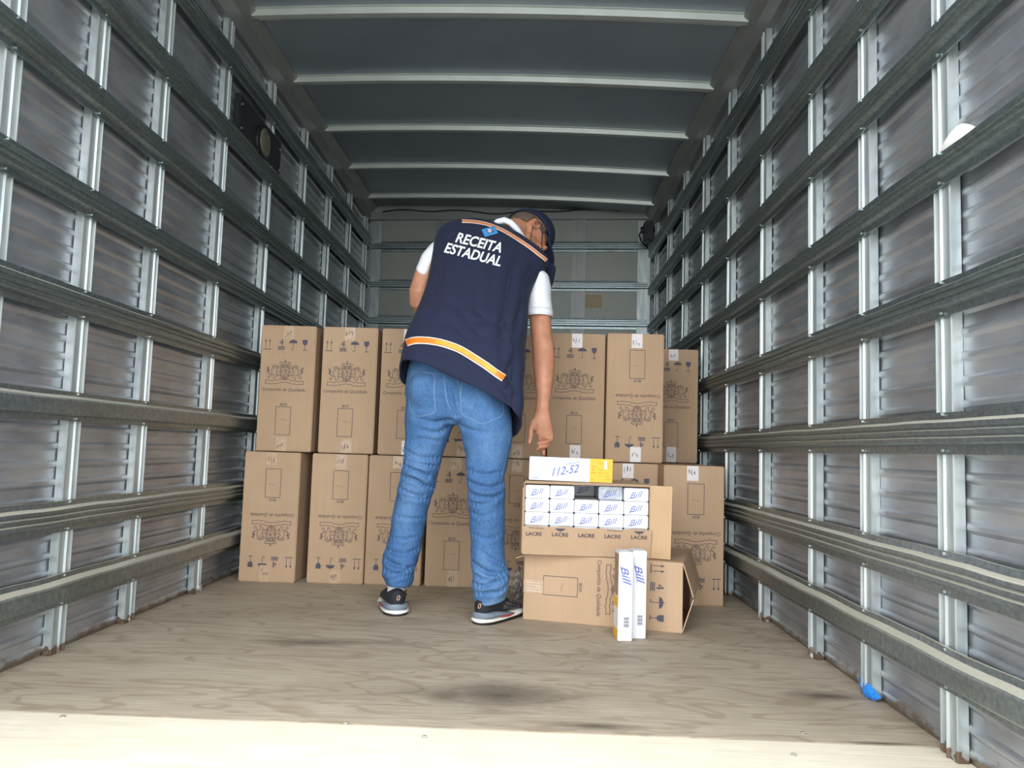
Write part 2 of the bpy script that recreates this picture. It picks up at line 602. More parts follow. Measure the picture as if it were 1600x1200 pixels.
# ------------------------------------------------------------------ setting: side walls
RAIL_RIB = [(0, 0), (.005, 0), (.005, .017), (.019, .021), (.023, .024), (.023, .033), (.014, .036), (.014, .039), (.022, .042), (.022, .049), (.013, .052), (.013, .055),
            (.022, .058), (.022, .066), (.017, .069), (.008, .073), (.006, .088), (0, .088)]
RAIL_PLAIN = [(0, 0), (.006, 0), (.006, .015), (.027, .019), (.030, .023), (.030, .061), (.027, .066), (.009, .075), (.007, .088), (0, .088)]


def rail_mesh(side, zb, zt, prof, y0, y1, seed, studs):
    X = -A if side < 0 else B
    s = MB()
    H = zt - zb
    sts = []
    y = y0
    while y < y1 + 1e-6:
        near = max(0, (2.3 - y)) if side > 0 else max(0, (2.6 - y) * 0.5)
        amp = 0.0010 + 0.0014 * near
        dz = amp * noise.noise(Vector((y * 5.1, seed * 3.7, 0.3)))
        dn = amp * noise.noise(Vector((y * 4.3, seed * 5.1, 9.3)))
        hh = 1 + 0.6 * amp / 0.02 * noise.noise(Vector((y * 6.3, seed * 2.1, 4.4)))

        def stn(p, y=y, dz=dz, dn=dn, hh=hh):
            n = p[0] * (1 + dn * 12) + (0.0 if p[0] < .001 else max(-0.004, dn))
            return (X - side * n, y, zb + dz + p[1] / .088 * H * (1 if p[1] < .02 else hh))
        sts.append(stn)
        y += 0.07
    s.sweep(prof, sts)
    for ys in studs:                                  # rivets where the rail crosses a stud
        for zz in (0.007, 0.082):
            for dy in (0.016,):
                if y0 < ys + dy < y1:
                    s.tube([(X - side * 0.006, ys + dy, zb + zz / .088 * H), (X - side * 0.0125, ys + dy, zb + zz / .088 * H)], [0.0042, 0.003], 6)
    return s


STUD_PROF = [(-.030, 0), (-.008, 0), (-.006, .003), (-.006, .030), (-.0, .032), (-.0, .0345), (-.014, .037), (-.015, .060), (-.004, .0635), (-.004, .066), (-.012, .069), (-.012, .078), (-.030, .078)]
WALLS = {
    -1: dict(studs=[1.05, 1.46, 1.88, 2.27, 2.68, 3.23, 3.81, 4.40, 4.98, 5.56, 6.12], ztop=2.42, zc=2.53,
             rails=[(.1376, .2288, 'P'), (.348, .437, 'R'), (.663, .747, 'P'), (.962, 1.050, 'R'), (1.268, 1.357, 'R'), (1.579, 1.672, 'R'), (1.886, 1.988, 'R'), (2.20, 2.305, 'R')], yb=Y_BL),
    1: dict(studs=[1.00, 1.36, 1.727, 2.139, 2.542, 3.09, 3.63, 4.18, 4.73, 5.28, 5.83], ztop=2.34, zc=2.45,
            rails=[(.142, .232, 'P'), (.339, .4325, 'R'), (.639, .730, 'R'), (.939, 1.0195, 'R'), (1.232, 1.311, 'R'), (1.527, 1.62, 'R'), (1.81, 1.916, 'R'), (2.10, 2.22, 'R')], yb=Y_BR),
}
PITCH_RIB = 0.052
RIB = [(0.0, 0.0), (0.0, 0.024), (0.0065, 0.033), (0.0075, 0.038), (0.0065, 0.043), (0.0, 0.050)]      # (proud of sheet, height) per corrugation
for side, W in WALLS.items():
    X = -A if side < 0 else B
    nm = 'wall_left' if side < 0 else 'wall_right'
    w = MB().box(X + side * 0.045, X + side * 0.075, Y_OPEN, W['yb'] + 0.25, -0.12, W['zc'] + 0.12)
    wall = tag(w.build(nm, MT['shell']), 'ribbed metal %s side wall of the truck with horizontal rails' % ('left' if side < 0 else 'right'), kind='structure')
    # corrugated sheets, one per bay
    ys = [Y_OPEN] + W['studs'] + [W['yb'] + 0.05]
    for k in range(len(ys) - 1):
        ya, yb = ys[k] - (0.0 if k == 0 else -0.02), ys[k + 1] + 0.03
        if yb - ya < 0.05:
            continue
        prof = []
        z = -0.02
        while z < W['zc'] + 0.02:
            for n_, dz in RIB:
                prof.append((n_, z + dz))
            z += PITCH_RIB
        nseg = 6
        sts = []
        for i in range(nseg + 1):
            y = ya + (yb - ya) * i / nseg
            fade = 0.35 if i in (0, nseg) else 1.0
            def stn(p, y=y, k=k, fade=fade):
                dent = 0.006 * noise.noise(Vector((y * 3.0, p[1] * 3.0, side * 7.0 + 2.0))) * (1.6 if y < 2.2 else 0.7)
                return (X + side * (0.034 - p[0] * fade) + dent, y, p[1])
            sts.append(stn)
        MB().sweep(prof, sts, closed=False, caps=False).build('wall_panel', MT['panel'], wall, fix=False)
    for ysd in W['studs']:
        s = MB()
        sts = [(lambda p, z=z: (X - side * p[0], ysd + p[1], z)) for z in (0.0, 0.6, 1.2, 1.8, W['ztop'])]
        s.sweep(STUD_PROF, sts)
        s.build('stud', MT['stud'], wall)
    for i, (zb, zt, kind) in enumerate(W['rails']):
        rail_mesh(side, zb, zt, RAIL_RIB if kind == 'R' else RAIL_PLAIN, Y_OPEN, W['yb'] + 0.02, i * 2 + side, W['studs']).build('rail', MT['rail'], wall)
    # top side rail closing the corner to the roof
    s = MB()
    pr = [(-.036, W['ztop'] + 0.0), (-.004, W['ztop'] + 0.0), (.004, W['zc'] - 0.03), (.05, W['zc'] + 0.01), (.05, W['zc'] + 0.05), (-.04, W['zc'] + 0.05)]
    s.sweep(pr, [(lambda p, y=y: (X - side * p[0], y, p[1])) for y in (Y_OPEN, 2.5, 4.0, W['yb'] + 0.05)])
    s.build('top_side_rail', MT['cove'], wall)

# ------------------------------------------------------------------ setting: roof
def roof_z(x):
    t = (x + A) / (A + B)
    return 2.53 + (2.45 - 2.53) * t + 0.026 * 4 * t * (1 - t)


s = MB()
xs = [-A - 0.07 + (A + B + 0.14) * i / 24 for i in range(25)]
prof = [(x, roof_z(min(max(x, -A), B)) + 0.02) for x in xs] + [(x, roof_z(min(max(x, -A), B)) + 0.07) for x in reversed(xs)]
s.sweep(prof, [(lambda p, y=y: (p[0], y, p[1])) for y in (Y_OPEN, 1.6, 2.4, 3.2, 4.0, 4.8, 5.6, 6.5)])
roof = tag(s.build('ceiling', MT['roof'], smooth=False), 'bare sheet metal roof with crosswise bows', kind='structure')
for p_ in roof.data.polygons:
    p_.use_smooth = True
BOW = [(-.028, .022), (-.028, .016), (-.018, .014), (-.014, -.012), (.014, -.012), (.018, .010), (.040, .010), (.042, .002), (.052, .002), (.054, .022)]
for k in range(-4, 5):
    yl, yr = 3.40 + 0.645 * k, 3.236 + 0.628 * k
    if yl < Y_OPEN + .05 or yl > 6.2:
        continue
    s = MB()
    sts = []
    for i in range(17):
        t = i / 16
        x = -A + 0.03 + (A + B - 0.06) * t
        y = yl + (yr - yl) * t
        sts.append(lambda p, x=x, y=y: (x, y + p[0], roof_z(x) + p[1]))
    s.sweep(BOW, sts)
    s.build('roof_bow', MT['bow'], roof)

# ------------------------------------------------------------------ setting: front (far) wall of the load space
fw = empty('wall_back', (-A, Y_BL, 0), (0, 0, math.atan2(Y_BR - Y_BL, A + B)))
tag(fw, 'grey metal front wall at the far end of the load space', kind='structure')
WW = math.hypot(A + B, Y_BR - Y_BL)
xstud = [0.0, 0.585, 1.685, WW]
s = MB().box(-0.1, WW + 0.1, 0.03, 0.06, -0.1, 2.62)
s.build('outer_sheet', MT['shell'], fw)
for k in range(3):
    MB().box(xstud[k], xstud[k + 1], 0.0, 0.028, -0.02, 2.58).build('wall_panel', MT['front_panel'], fw)
for k, xc in enumerate(xstud):
    hw = 0.034
    s = MB()
    if k in (0, 3):
        x0, x1 = (0.0, 0.10) if k == 0 else (WW - 0.10, WW)
        s.box(x0, x1, -0.022, 0.0, 0, 2.42, 0.004)
        s.build('corner_post', MT['stud'], fw)
    else:
        s.box(xc - 0.055, xc - 0.02, -0.012, 0.0, 0, 2.44)
        s.box(xc - 0.02, xc + 0.02, -0.004, 0.0, 0, 2.44)
        s.box(xc + 0.02, xc + 0.055, -0.012, 0.0, 0, 2.44)
        s.build('stud', MT['cove'], fw)
for zb, zt in ((0.30, 0.39), (0.62, 0.71), (0.94, 1.03), (1.255, 1.345), (1.566, 1.658), (1.863, 1.945), (2.173, 2.255)):
    s = MB()
    H = zt - zb
    s.sweep([(p[0] + 0.012, p[1]) for p in RAIL_RIB], [(lambda p, x=x: (x, -p[0], zb + p[1] / .088 * H)) for x in (0.02, WW / 2, WW - 0.02)])
    s.build('rail', MT['rail'], fw)
s = MB().box(0.0, WW, -0.03, 0.0, 2.43, 2.50, 0.004)
for i in range(9):
    xx = 0.15 + i * 0.24
    s.tube([(xx, -0.030, 2.455), (xx, -0.034, 2.455)], 0.006, 8)
s.build('top_rail', MT['cove'], fw)
MB().box(1.73, 1.872, -0.0025, 0.0, 1.735, 1.84).build('faded_label_patch', MT['old_label'], fw)

cable_pts = []
for i in range(40):
    t = i / 39
    x = 0.10 + t * 1.9
    cable_pts.append((x, -0.040 + 0.004 * math.sin(t * 40), 2.492 + 0.010 * math.sin(t * 23) + 0.012 * math.sin(t * 9)))
cab = MB().tube(cable_pts, 0.005, 6).build('electric_cable', MT['dark_plastic'])
cab.location, cab.rotation_euler = fw.location, fw.rotation_euler
tag(cab, 'thin black electric cable running along the top of the far wall', 'cable')

# black junction box in the far right corner
jb = empty('junction_box', (B - 0.05, 5.86, 2.20))
MB().box(-0.035, 0.03, -0.05, 0.05, 0.0, 0.15, 0.008).build('housing', MT['dark_plastic'], jb)
MB().tube([(-0.036, 0, 0.09), (-0.055, 0, 0.085)], [0.03, 0.022], 12).build('cable_gland', MT['dark_plastic'], jb)
MB().tube([(-0.05, 0, 0.085), (-0.07, 0, 0.05), (-0.05, 0.0, 0.0), (0.0, 0.03, -0.04)], 0.006, 8).build('cable_tail', MT['dark_plastic'], jb)
tag(jb, 'small black junction box in the far upper right corner', 'box')

# ------------------------------------------------------------------ lamp on the left wall
lp = empty('wall_lamp', (-A + 0.006, 3.68, 1.965))
s = MB().box(-0.035, -0.002, -0.29, 0.29, 0.0, 0.20, 0.006)
s.build('backplate', MT['dark_plastic'], lp)
for yy in (-0.27, 0.27):
    for zz in (0.045, 0.155):
        MB().tube([(-0.002, yy, zz), (0.003, yy, zz)], 0.006, 8).build('screw', MT['chrome'], lp)
s = MB()
rs = [[(x, 0.0 + r * math.cos(a), 0.085 + r * math.sin(a)) for a in [2 * math.pi * k / 24 for k in range(24)]]
      for x, r in ((-0.002, 0.082), (0.010, 0.082), (0.014, 0.07))]
s.rings(rs)
s.build('bezel', MT['dark_plastic'], lp, smooth=False)
s = MB()
rs = [[(0.012 + 0.02 * math.sin(t), 0.0 + 0.068 * math.cos(t) * math.cos(a), 0.085 + 0.068 * math.cos(t) * math.sin(a)) for a in [2 * math.pi * k / 20 for k in range(20)]]
      for t in (0, .3, .6, .9, 1.2, 1.45)]
s.rings(rs)
s.build('lens', MT['lens'], lp, smooth=True)
tag(lp, 'round dome lamp on a black plate high on the left wall', 'lamp')

# ------------------------------------------------------------------ print of the cartons
BW, BH, BD = 0.252, 0.576, 0.44


def crest(mb, cx, cy, S):
    w = 0.0021

    def st(pts, wid=w, mirror=False, close=False):
        q = [(cx + x * S, cy + y * S) for x, y in pts]
        stroke(mb, q, wid, close)
        if mirror:
            stroke(mb, [(2 * cx - x, y) for x, y in q], wid, close)
    # crown
    st([(-.12, .215), (.12, .215)]); st([(-.12, .235), (.12, .235)])
    st([(-.12, .235), (-.15, .27), (-.13, .30), (-.08, .305), (-.04, .285), (0, .31)], mirror=True)
    st([(-.09, .235), (-.08, .29)], mirror=True); st([(0, .235), (0, .31)])
    st([(0, .31), (0, .36)], w * 1.6); st([(-.02, .337), (.02, .337)], w * 1.4)
    # shield with quarters
    st([(-.12, .18), (-.12, -.02), (-.09, -.11), (0, -.17)], mirror=True)
    st([(-.12, .18), (.12, .18)]); st([(-.10, .16), (-.10, -.02), (-.07, -.09), (0, -.14), (.07, -.09), (.10, -.02), (.10, .16), (-.10, .16)])
    st([(-.10, .10), (-.03, .03), (.05, .08), (.10, .02)]); st([(-.10, .04), (-.02, -.04), (.06, .0), (.10, -.06)])
    st([(-.06, .14), (.0, .08), (.07, .13)]); st([(-.07, -.05), (0, -.11), (.07, -.04)]); st([(0, .16), (0, .10), (.03, .02), (-.02, -.06), (.02, -.12)])
    # helmet scroll-work above the shield
    st([(-.12, .18), (-.19, .2), (-.22, .16), (-.18, .13), (-.14, .15)], mirror=True)
    st([(-.04, .215), (-.07, .195), (-.03, .18)], mirror=True)
    # lions, mirrored
    st([(-.20, .175), (-.24, .215), (-.30, .215), (-.345, .18), (-.335, .13), (-.36, .08), (-.335, .0), (-.36, -.06), (-.39, -.11)], mirror=True)
    st([(-.20, .175), (-.185, .14), (-.22, .12), (-.20, .09), (-.235, .08), (-.22, .03), (-.15, .06), (-.13, .04)], mirror=True)
    st([(-.28, .175), (-.25, .165), (-.26, .185)], w * 1.5, True)
    st([(-.30, .19), (-.31, .15), (-.285, .13), (-.30, .09)], mirror=True)
    st([(-.22, .03), (-.24, -.03), (-.20, -.07), (-.25, -.13), (-.30, -.135)], mirror=True)
    st([(-.33, -.02), (-.28, -.06), (-.29, -.12)], mirror=True)
    st([(-.39, -.11), (-.42, -.13), (-.44, -.09), (-.41, -.07)], mirror=True)
    st([(-.15, -.01), (-.20, -.02), (-.19, -.05), (-.12, -.05)], mirror=True)
    # tails
    st([(-.37, -.03), (-.42, .0), (-.44, .05), (-.41, .09), (-.45, .12), (-.43, .17)], w * 1.6, True)
    st([(-.41, .09), (-.47, .08)], w * 1.8, True); st([(-.43, .05), (-.475, .03)], w * 1.8, True); st([(-.45, .12), (-.48, .15)], w * 1.8, True)
    # ribbon
    for dy in (0, -.085):
        st([(-.5, -.185 + dy), (-.40, -.18 + dy), (-.33, -.20 + dy), (-.27, -.175 + dy), (-.2, -.185 + dy), (-.14, -.155 + dy), (0, -.14 + dy),
            (.14, -.155 + dy), (.2, -.185 + dy), (.27, -.175 + dy), (.33, -.20 + dy), (.40, -.18 + dy), (.5, -.185 + dy)])
    st([(-.5, -.185), (-.485, -.23), (-.5, -.27)], mirror=True)


def symbols(mb, cy, which):
    def arrows(cx):
        for dx in (-.0095, .0095):
            mb_q = [(cx + dx - .0011, cy - .017), (cx + dx + .0011, cy - .017), (cx + dx + .0011, cy + .016), (cx + dx - .0011, cy + .016)]
            poly(mb, mb_q)
            poly(mb, [(cx + dx - .0048, cy + .013), (cx + dx + .0048, cy + .013), (cx + dx, cy + .025)])
        poly(mb, [(cx - .018, cy - .0245), (cx + .018, cy - .0245), (cx + .018, cy - .021), (cx - .018, cy - .021)])

    def four(cx):
        text_fit(mb, '4', cx, cy + .010, .019, .028)
        for k in range(3):
            y = cy - .010 - k * .006
            poly(mb, [(cx - .0155, y - .002), (cx + .0155, y - .002), (cx + .0155, y + .0016), (cx - .0155, y + .0016)])

    def umbrella(cx):
        top = [(cx + .0205 * math.cos(t), cy + .006 + .016 * math.sin(t)) for t in [math.pi * k / 12 for k in range(13)]]
        sc = [(cx - .0205 + .041 * k / 8, cy + .006 + (.0022 if k % 2 else 0)) for k in range(1, 8)]
        poly(mb, top + sc)
        stroke(mb, [(cx, cy + .02), (cx, cy + .026)], .0022)
        stroke(mb, [(cx, cy + .008), (cx, cy - .020), (cx - .003, cy - .0245), (cx - .008, cy - .0235), (cx - .009, cy - .020)], .0022)

    def glass(cx):
        poly(mb, [(cx - .0115, cy + .024), (cx - .0115, cy + .010), (cx - .007, cy + .001), (cx, cy - .002), (cx + .007, cy + .001), (cx + .0115, cy + .010),
                  (cx + .0115, cy + .024)])
        stroke(mb, [(cx, cy - .001), (cx, cy - .022)], .0024)
        poly(mb, [(cx - .009, cy - .0255), (cx + .009, cy - .0255), (cx + .009, cy - .0225), (cx - .009, cy - .0225)])
    (lambda: arrows(-.096), lambda: four(-.033), lambda: umbrella(.022), lambda: glass(.0755))[which]()


def on_front(mb, d=0.0009):
    return flat_to(mb, lambda x, y: (x, -BD / 2 - d, BH / 2 + y))


ME_SYM = []
for k, n_ in enumerate(('up_arrows', 'stacking_mark', 'umbrella_symbol', 'glass_symbol')):
    mb = MB(); symbols(mb, .288 - .088, k)
    ME_SYM.append((n_, on_front(mb).mesh(n_, MT['ink'], fix=False)))
mb = MB(); crest(mb, -.010, .288 - .222, .176); ME_CREST = on_front(mb).mesh('crest', MT['ink_crest'], fix=False)
mb = MB(); text_fit(mb, 'Companhia de Qualidade', -.012, .288 - .297, .198, .0195, shear=0.22, offset=0.006); ME_MOTTO = on_front(mb).mesh('motto', MT['ink_crest'], fix=False)
mb = MB()
stroke(mb, [(-.042, .288 - .374), (.026, .288 - .374), (.026, .288 - .501), (-.042, .288 - .501)], .0022, True)
text_fit(mb, 'BOX', -.008, .288 - .363, .032, .012, offset=0.012)
stroke(mb, [(-.02, -.14), (.0, -.146), (.01, -.144)], .001)
ME_BOXMARK = on_front(mb).mesh('box_mark', MT['ink'], fix=False)


def make_tape(seed, white, top_len=.062, bot_len=.066):
    rnd = random.Random(seed)
    out = []
    for end in (0, 1):
        L = (top_len if end == 0 else bot_len) + rnd.uniform(-.008, .012)
        cx = rnd.uniform(-.012, .008)
        y1 = .288 - .001 if end == 0 else -.288 + .001
        y0 = y1 - L if end == 0 else y1 + L
        a, b = min(y0, y1), max(y0, y1)
        mb = MB()
        mb.box(cx - .024, cx + .024, -BD / 2 - .0016, -BD / 2 - .0002, BH / 2 + a, BH / 2 + b)
        me = mb.mesh('tape', MT['tape_white'] if white[end] else MT['tape'])
        sc = MB()
        cy = (a + b) / 2 + rnd.uniform(-.008, .008)
        for q in range(3):
            x0 = cx - .016 + q * .011
            pts = [(x0 + rnd.uniform(-.004, .006), cy + rnd.uniform(-.015, .015)) for _ in range(4)]
            stroke(sc, pts, .0017)
        flat_to(sc, lambda x, y: (x, -BD / 2 - .0024, BH / 2 + y))
        ms = sc.mesh('marker_scribble', MT['ink_hand'], fix=False)
        out.append((me, ms))
    return out


def carton_body(seed):
    rnd = random.Random(seed)
    bm = bmesh.new()
    bmesh.ops.create_cube(bm, size=1.0)
    for w_ in bm.verts:
        w_.co = Vector((w_.co.x * BW, w_.co.y * BD, (w_.co.z + 0.5) * BH))
    bmesh.ops.bevel(bm, geom=bm.edges[:], offset=0.004, segments=2, affect='EDGES')
    bmesh.ops.subdivide_edges(bm, edges=[e for e in bm.edges if e.calc_length() > 0.1], cuts=3, use_grid_fill=True)
    for w_ in bm.verts:                                 # slack board: gentle bulge of sides, none on the printed face
        x, y, z = w_.co
        k = (1 - (2 * y / BD) ** 2) * (1 - (2 * z / BH - 1) ** 2)
        if abs(x) > BW / 2 - .001:
            w_.co.x += math.copysign(0.0008 * k * rnd.uniform(.4, 1), x)
    me = bpy.data.meshes.new('body')
    bm.to_mesh(me); bm.free()
    me.materials.append(MT['cardboard'])
    return me


ME_BODY = [carton_body(i) for i in range(4)]
fm = MB()
for zt in (BH, ):
    fm.box(-BW / 2 + .003, -.0012, -BD / 2 + .003, BD / 2 - .003, BH + .0002, BH + .0036)
ME_FLAP_L = fm.mesh('top_flap', MT['cardboard'])
fm = MB().box(.0012, BW / 2 - .003, -BD / 2 + .003, BD / 2 - .003, BH + .0002, BH + .0036)
ME_FLAP_R = fm.mesh('top_flap', MT['cardboard'])


def carton(label, x, y, z, upside, rz=0.0, seed=0, white=(0, 0), flaps=True, plain_face=False):
    """x: centre of the printed face, y: its distance"""
    c, s_ = math.cos(rz), math.sin(rz)
    root = empty('cardboard_box', (x - s_ * BD / 2, y + c * BD / 2, z), (0, 0, rz))
    tag(root, label, 'box', 'printed cardboard boxes stacked in the truck')
    kids = [('body', ME_BODY[seed % 4])] + ME_SYM + [('crest', ME_CREST), ('motto', ME_MOTTO), ('box_mark', ME_BOXMARK)]
    for n_, me in kids:
        o = link(n_, me, root)
        if upside:
            o.rotation_euler = (0, math.pi, 0)
            o.location = (0, 0, BH)
    if flaps and seed % 2 == 0:
        link('top_flap', ME_FLAP_L, root); link('top_flap', ME_FLAP_R, root)
    for me, ms in make_tape(seed + 50, white):
        o = link('tape', me, root)
        link('marker_scribble', ms, o)
    return root


R_ = math.radians
ROWS = [
    # lower row
    ('upside-down printed cardboard box on the floor beside the left wall', -1.147, 3.572, 0, True, R_(0), 1, (0, 0)),
    ('upside-down printed cardboard box, second from the left wall on the floor', -0.847, 3.592, 0, True, R_(0), 3, (0, 0)),
    ('upside-down cardboard box on the floor partly behind the man\'s left leg', -0.591, 3.605, 0, True, R_(0), 5, (0, 0)),
    ('upright printed cardboard box on the floor seen between the man\'s legs', -0.322, 3.615, 0, False, R_(0), 7, (0, 0)),
    ('upside-down cardboard box on the floor just behind the man\'s right shin', -0.055, 3.70, 0, True, R_(0), 9, (0, 0)),
    ('cardboard box on the floor hidden behind the opened box of white packs', 0.199, 3.72, 0, False, R_(0), 11, (0, 0)),
    ('upright cardboard box on the floor, its top showing behind the opened box', 0.4445, 3.50, 0, False, R_(0), 13, (1, 0)),
    ('upside-down cardboard box standing on the floor beside the right wall', 0.699, 3.37, 0, True, R_(0), 15, (1, 0)),
    ('cardboard box on the floor hidden behind the rightmost floor box', 0.722, 3.835, 0, False, R_(0), 17, (0, 0)),
    # upper row
    ('upright cardboard box, leftmost of the upper row, beside the left wall', -1.112, 3.60, BH + .0045, False, R_(0), 21, (0, 0)),
    ('upright cardboard box, second from left in the upper row', -0.828, 3.60, BH + .0045, False, R_(0), 23, (0, 0)),
    ('upright upper-row cardboard box partly behind the man\'s left hip', -0.557, 3.605, BH + .0045, False, R_(0), 25, (1, 1)),
    ('upside-down upper-row cardboard box seen only between the man\'s thighs', -0.298, 3.63, BH + .0045, True, R_(0), 27, (0, 0)),
    ('upright upper-row cardboard box between the man\'s hip and his hanging hand', -0.044, 3.70, BH + .0045, False, R_(0), 29, (0, 0)),
    ('upright upper-row cardboard box with white tape, just right of the hanging arm', 0.212, 3.60, BH + .0045, False, R_(0), 31, (1, 1)),
    ('upside-down upper-row cardboard box with long white tape at its top', 0.470, 3.555, BH + .0045, True, R_(0), 33, (1, 1)),
    ('shaded upright cardboard box set back at the right end of the upper row', 0.728, 4.05, BH + .0045, False, R_(0), 35, (1, 1)),
]
for r in ROWS:
    o_ = carton(*r, flaps=False)
    if r[1] == 0.199:
        o_.scale.x = 0.93

# ------------------------------------------------------------------ the box lying on its side at the front
LZ = 0.242
lb = empty('cardboard_box', (0, 0, 0))
ang = math.atan2(2.845 - 2.992, 0.553 + 0.006)
ex = Vector((math.cos(ang), math.sin(ang), 0))
ey = Vector((-math.sin(ang), math.cos(ang), 0))
lb.location = Vector((-0.002, 2.992, 0)) + ex * BH / 2 + ey * BD / 2
lb.rotation_euler = (0, 0, ang)
tag(lb, 'cardboard box lying on its side with loose end flaps, under the opened box', 'box', 'printed cardboard boxes stacked in the truck')
t_ = 0.004
s = MB()
hx, hy = BH / 2, BD / 2
MB().box(-hx, hx, -hy, -hy + t_, 0, LZ, 0.0015).build('side_panel', MT['cardboard'], lb)
MB().box(-hx, hx, hy - t_, hy, 0, LZ, 0.0015).build('side_panel', MT['cardboard'], lb)
MB().box(-hx, hx, -hy + t_, hy - t_, 0.0005, t_, 0.001).build('bottom_panel', MT['cardboard'], lb)
MB().box(-hx, hx, -hy + t_, hy - t_, LZ - t_, LZ, 0.001).build('top_panel', MT['cardboard'], lb)
MB().box(-hx, -hx + t_, -hy + t_, hy - t_, t_, LZ - t_, 0.001).build('end_panel', MT['cardboard'], lb)
# two loose flaps meeting as a tent at the right end
for zz, sgn in ((LZ - 0.002, -1), (0.003, 1)):
    d = Vector((0.036, 0, sgn * 0.113)).normalized()
    n_ = Vector((d.z, 0, -d.x))
    c_ = Vector((hx, 0, zz)) + d * 0.060
    MB().obox(c_, d * 0.060, Vector((0, hy - 0.004, 0)), n_ * 0.0018).build('end_flap', MT['cardboard'], lb)
# print turned a quarter: its top points right
for n_, me in ME_SYM + [('crest', ME_CREST), ('motto', ME_MOTTO), ('box_mark', ME_BOXMARK)]:
    o = link(n_, me, lb)
    o.rotation_euler = (0, R_(90), 0)
    o.location = (-BH / 2, 0, LZ / 2)
    # local z (print up) -> +x, local x -> -z
tp = MB().box(-hx, -hx + 0.075, -hy - .0016, -hy - .0002, LZ / 2 - .024, LZ / 2 + .024).build('tape', MT['tape'], lb)
sc = MB()
for k in range(4):
    stroke(sc, [(-hx + .012, LZ / 2 - .016 + k * .010), (-hx + .065, LZ / 2 - .016 + k * .010)], .0016)
flat_to(sc, lambda x, y: (x, -hy - .0022, y)).build('tape_print', MT['tape_white'], tp, fix=False)
# torn corner strip sticking out to the left
MB().obox((-hx - 0.008, -hy - 0.004, LZ - 0.014), (0.022, 0.0, 0.007), (0, 0.008, 0), (0, 0, 0.0015)).build('torn_strip', MT['cardboard_in'], lb)

# ------------------------------------------------------------------ the opened box on top
OW, OH, OD = 0.462, 0.260, 0.556
oz = LZ + 0.001
ob = empty('opened_cardboard_box', (0.220, 2.930, oz), (0, 0, R_(-1.2)))
tag(ob, 'opened cardboard box packed with white cartons, on top of the lying box', 'box')
MB().box(-OW / 2, OW / 2, 0, OD, 0, t_, .001).build('bottom_panel', MT['cardboard'], ob)
MB().box(-OW / 2, -OW / 2 + t_, 0, OD, t_, OH - t_, .001).build('side_panel', MT['cardboard'], ob)
MB().box(OW / 2 - t_, OW / 2, 0, OD, t_, OH - t_, .001).build('side_panel', MT['cardboard'], ob)
MB().box(-OW / 2, OW / 2, 0, OD, OH - t_, OH, .001).build('top_panel', MT['cardboard'], ob)
MB().box(-OW / 2 + t_, OW / 2 - t_, OD - t_, OD, t_, OH - t_, .001).build('back_panel', MT['cardboard'], ob)
# lower flap, still up, leaning outwards a little, carrying the seal tape
fh, lean = 0.105, R_(9)
up = Vector((0, -math.sin(lean), math.cos(lean)))
nrm = Vector((0, -math.cos(lean), -math.sin(lean)))
s = MB()
n_seg = 12
prof2 = []
for i in range(n_seg + 1):
    u = -OW / 2 + OW * i / n_seg
    wob = 0.002 * math.sin(i * 1.9) + 0.0015 * math.sin(i * 0.7)
    prof2.append((u, wob))
vs_, fs_ = [], []
for i, (u, wob) in enumerate(prof2):
    for (h_, t2) in ((0.002, 0), (fh + wob, 0), (fh + wob, 0.0035), (0.002, 0.0035)):
        p = Vector((u, -0.004, 0)) + up * h_ + nrm * t2 + nrm * (0.002 * math.sin(i * 0.8) * h_ / fh)
        vs_.append(p)
for i in range(n_seg):
    for j in range(4):
        k = (j + 1) % 4
        fs_.append((i * 4 + j, (i + 1) * 4 + j, (i + 1) * 4 + k, i * 4 + k))
fs_.append((0, 1, 2, 3)); fs_.append(tuple(n_seg * 4 + q for q in (3, 2, 1, 0)))
s.add(vs_, fs_)
flap = s.build('lower_flap', MT['cardboard'], ob)
for k in range(5):
    cx = -0.19 + k * 0.0945
    mb = MB()
    text_fit(mb, 'LACRE', cx, fh - 0.026, 0.058, 0.0135, offset=0.012)
    flat_to(mb, lambda x, y: tuple(Vector((x, -0.004, 0)) + up * y + nrm * 0.0075)).build('seal_lettering', MT['ink'], flap, fix=False)
    mb = MB()
    if k % 3 == 1:
        for q in (-1, 0, 1):
            poly(mb, [(cx + q * .012 - .008, fh - .004), (cx + q * .012 + .008, fh - .004), (cx + q * .006, fh - .013 - .004 * (q == 0))])
    elif k % 3 == 0:
        stroke(mb, [(cx - .02, fh - .004), (cx + .035, fh - .006)], .0016)
    if mb.v:
        flat_to(mb, lambda x, y: tuple(Vector((x, -0.004, 0)) + up * y + nrm * 0.0075)).build('seal_mark', MT['ink'], flap, fix=False)
# right side flap swung open, left one folded outwards seen on edge
d = Vector((math.cos(R_(-18)), math.sin(R_(-18)), 0))
n_ = Vector((-d.y, d.x, 0))
MB().obox(Vector((OW / 2 - 0.002, 0.0, 0.132)) + d * 0.039, d * 0.039, n_ * 0.0018, Vector((0.002, 0, 0.130))).build('side_flap', MT['cardboard_in'], ob)
d = Vector((-math.sin(R_(12)), -math.cos(R_(12)), 0)) * -1
d = Vector((-0.10, 0.995, 0))
MB().obox(Vector((-OW / 2 - 0.002, 0.004, 0.122)) + d * 0.055, d * 0.055, Vector((0.0018, 0, 0)), Vector((0, 0, 0.118))).build('side_flap', MT['cardboard'], ob)
# upper flap folded back over the top
MB().obox(Vector((0.0, 0.056, OH + 0.0035)), Vector((OW / 2 - .004, 0, 0)), Vector((0, 0.056, 0.001)), Vector((0, 0, 0.0016))).build('upper_flap', MT['cardboard'], ob)

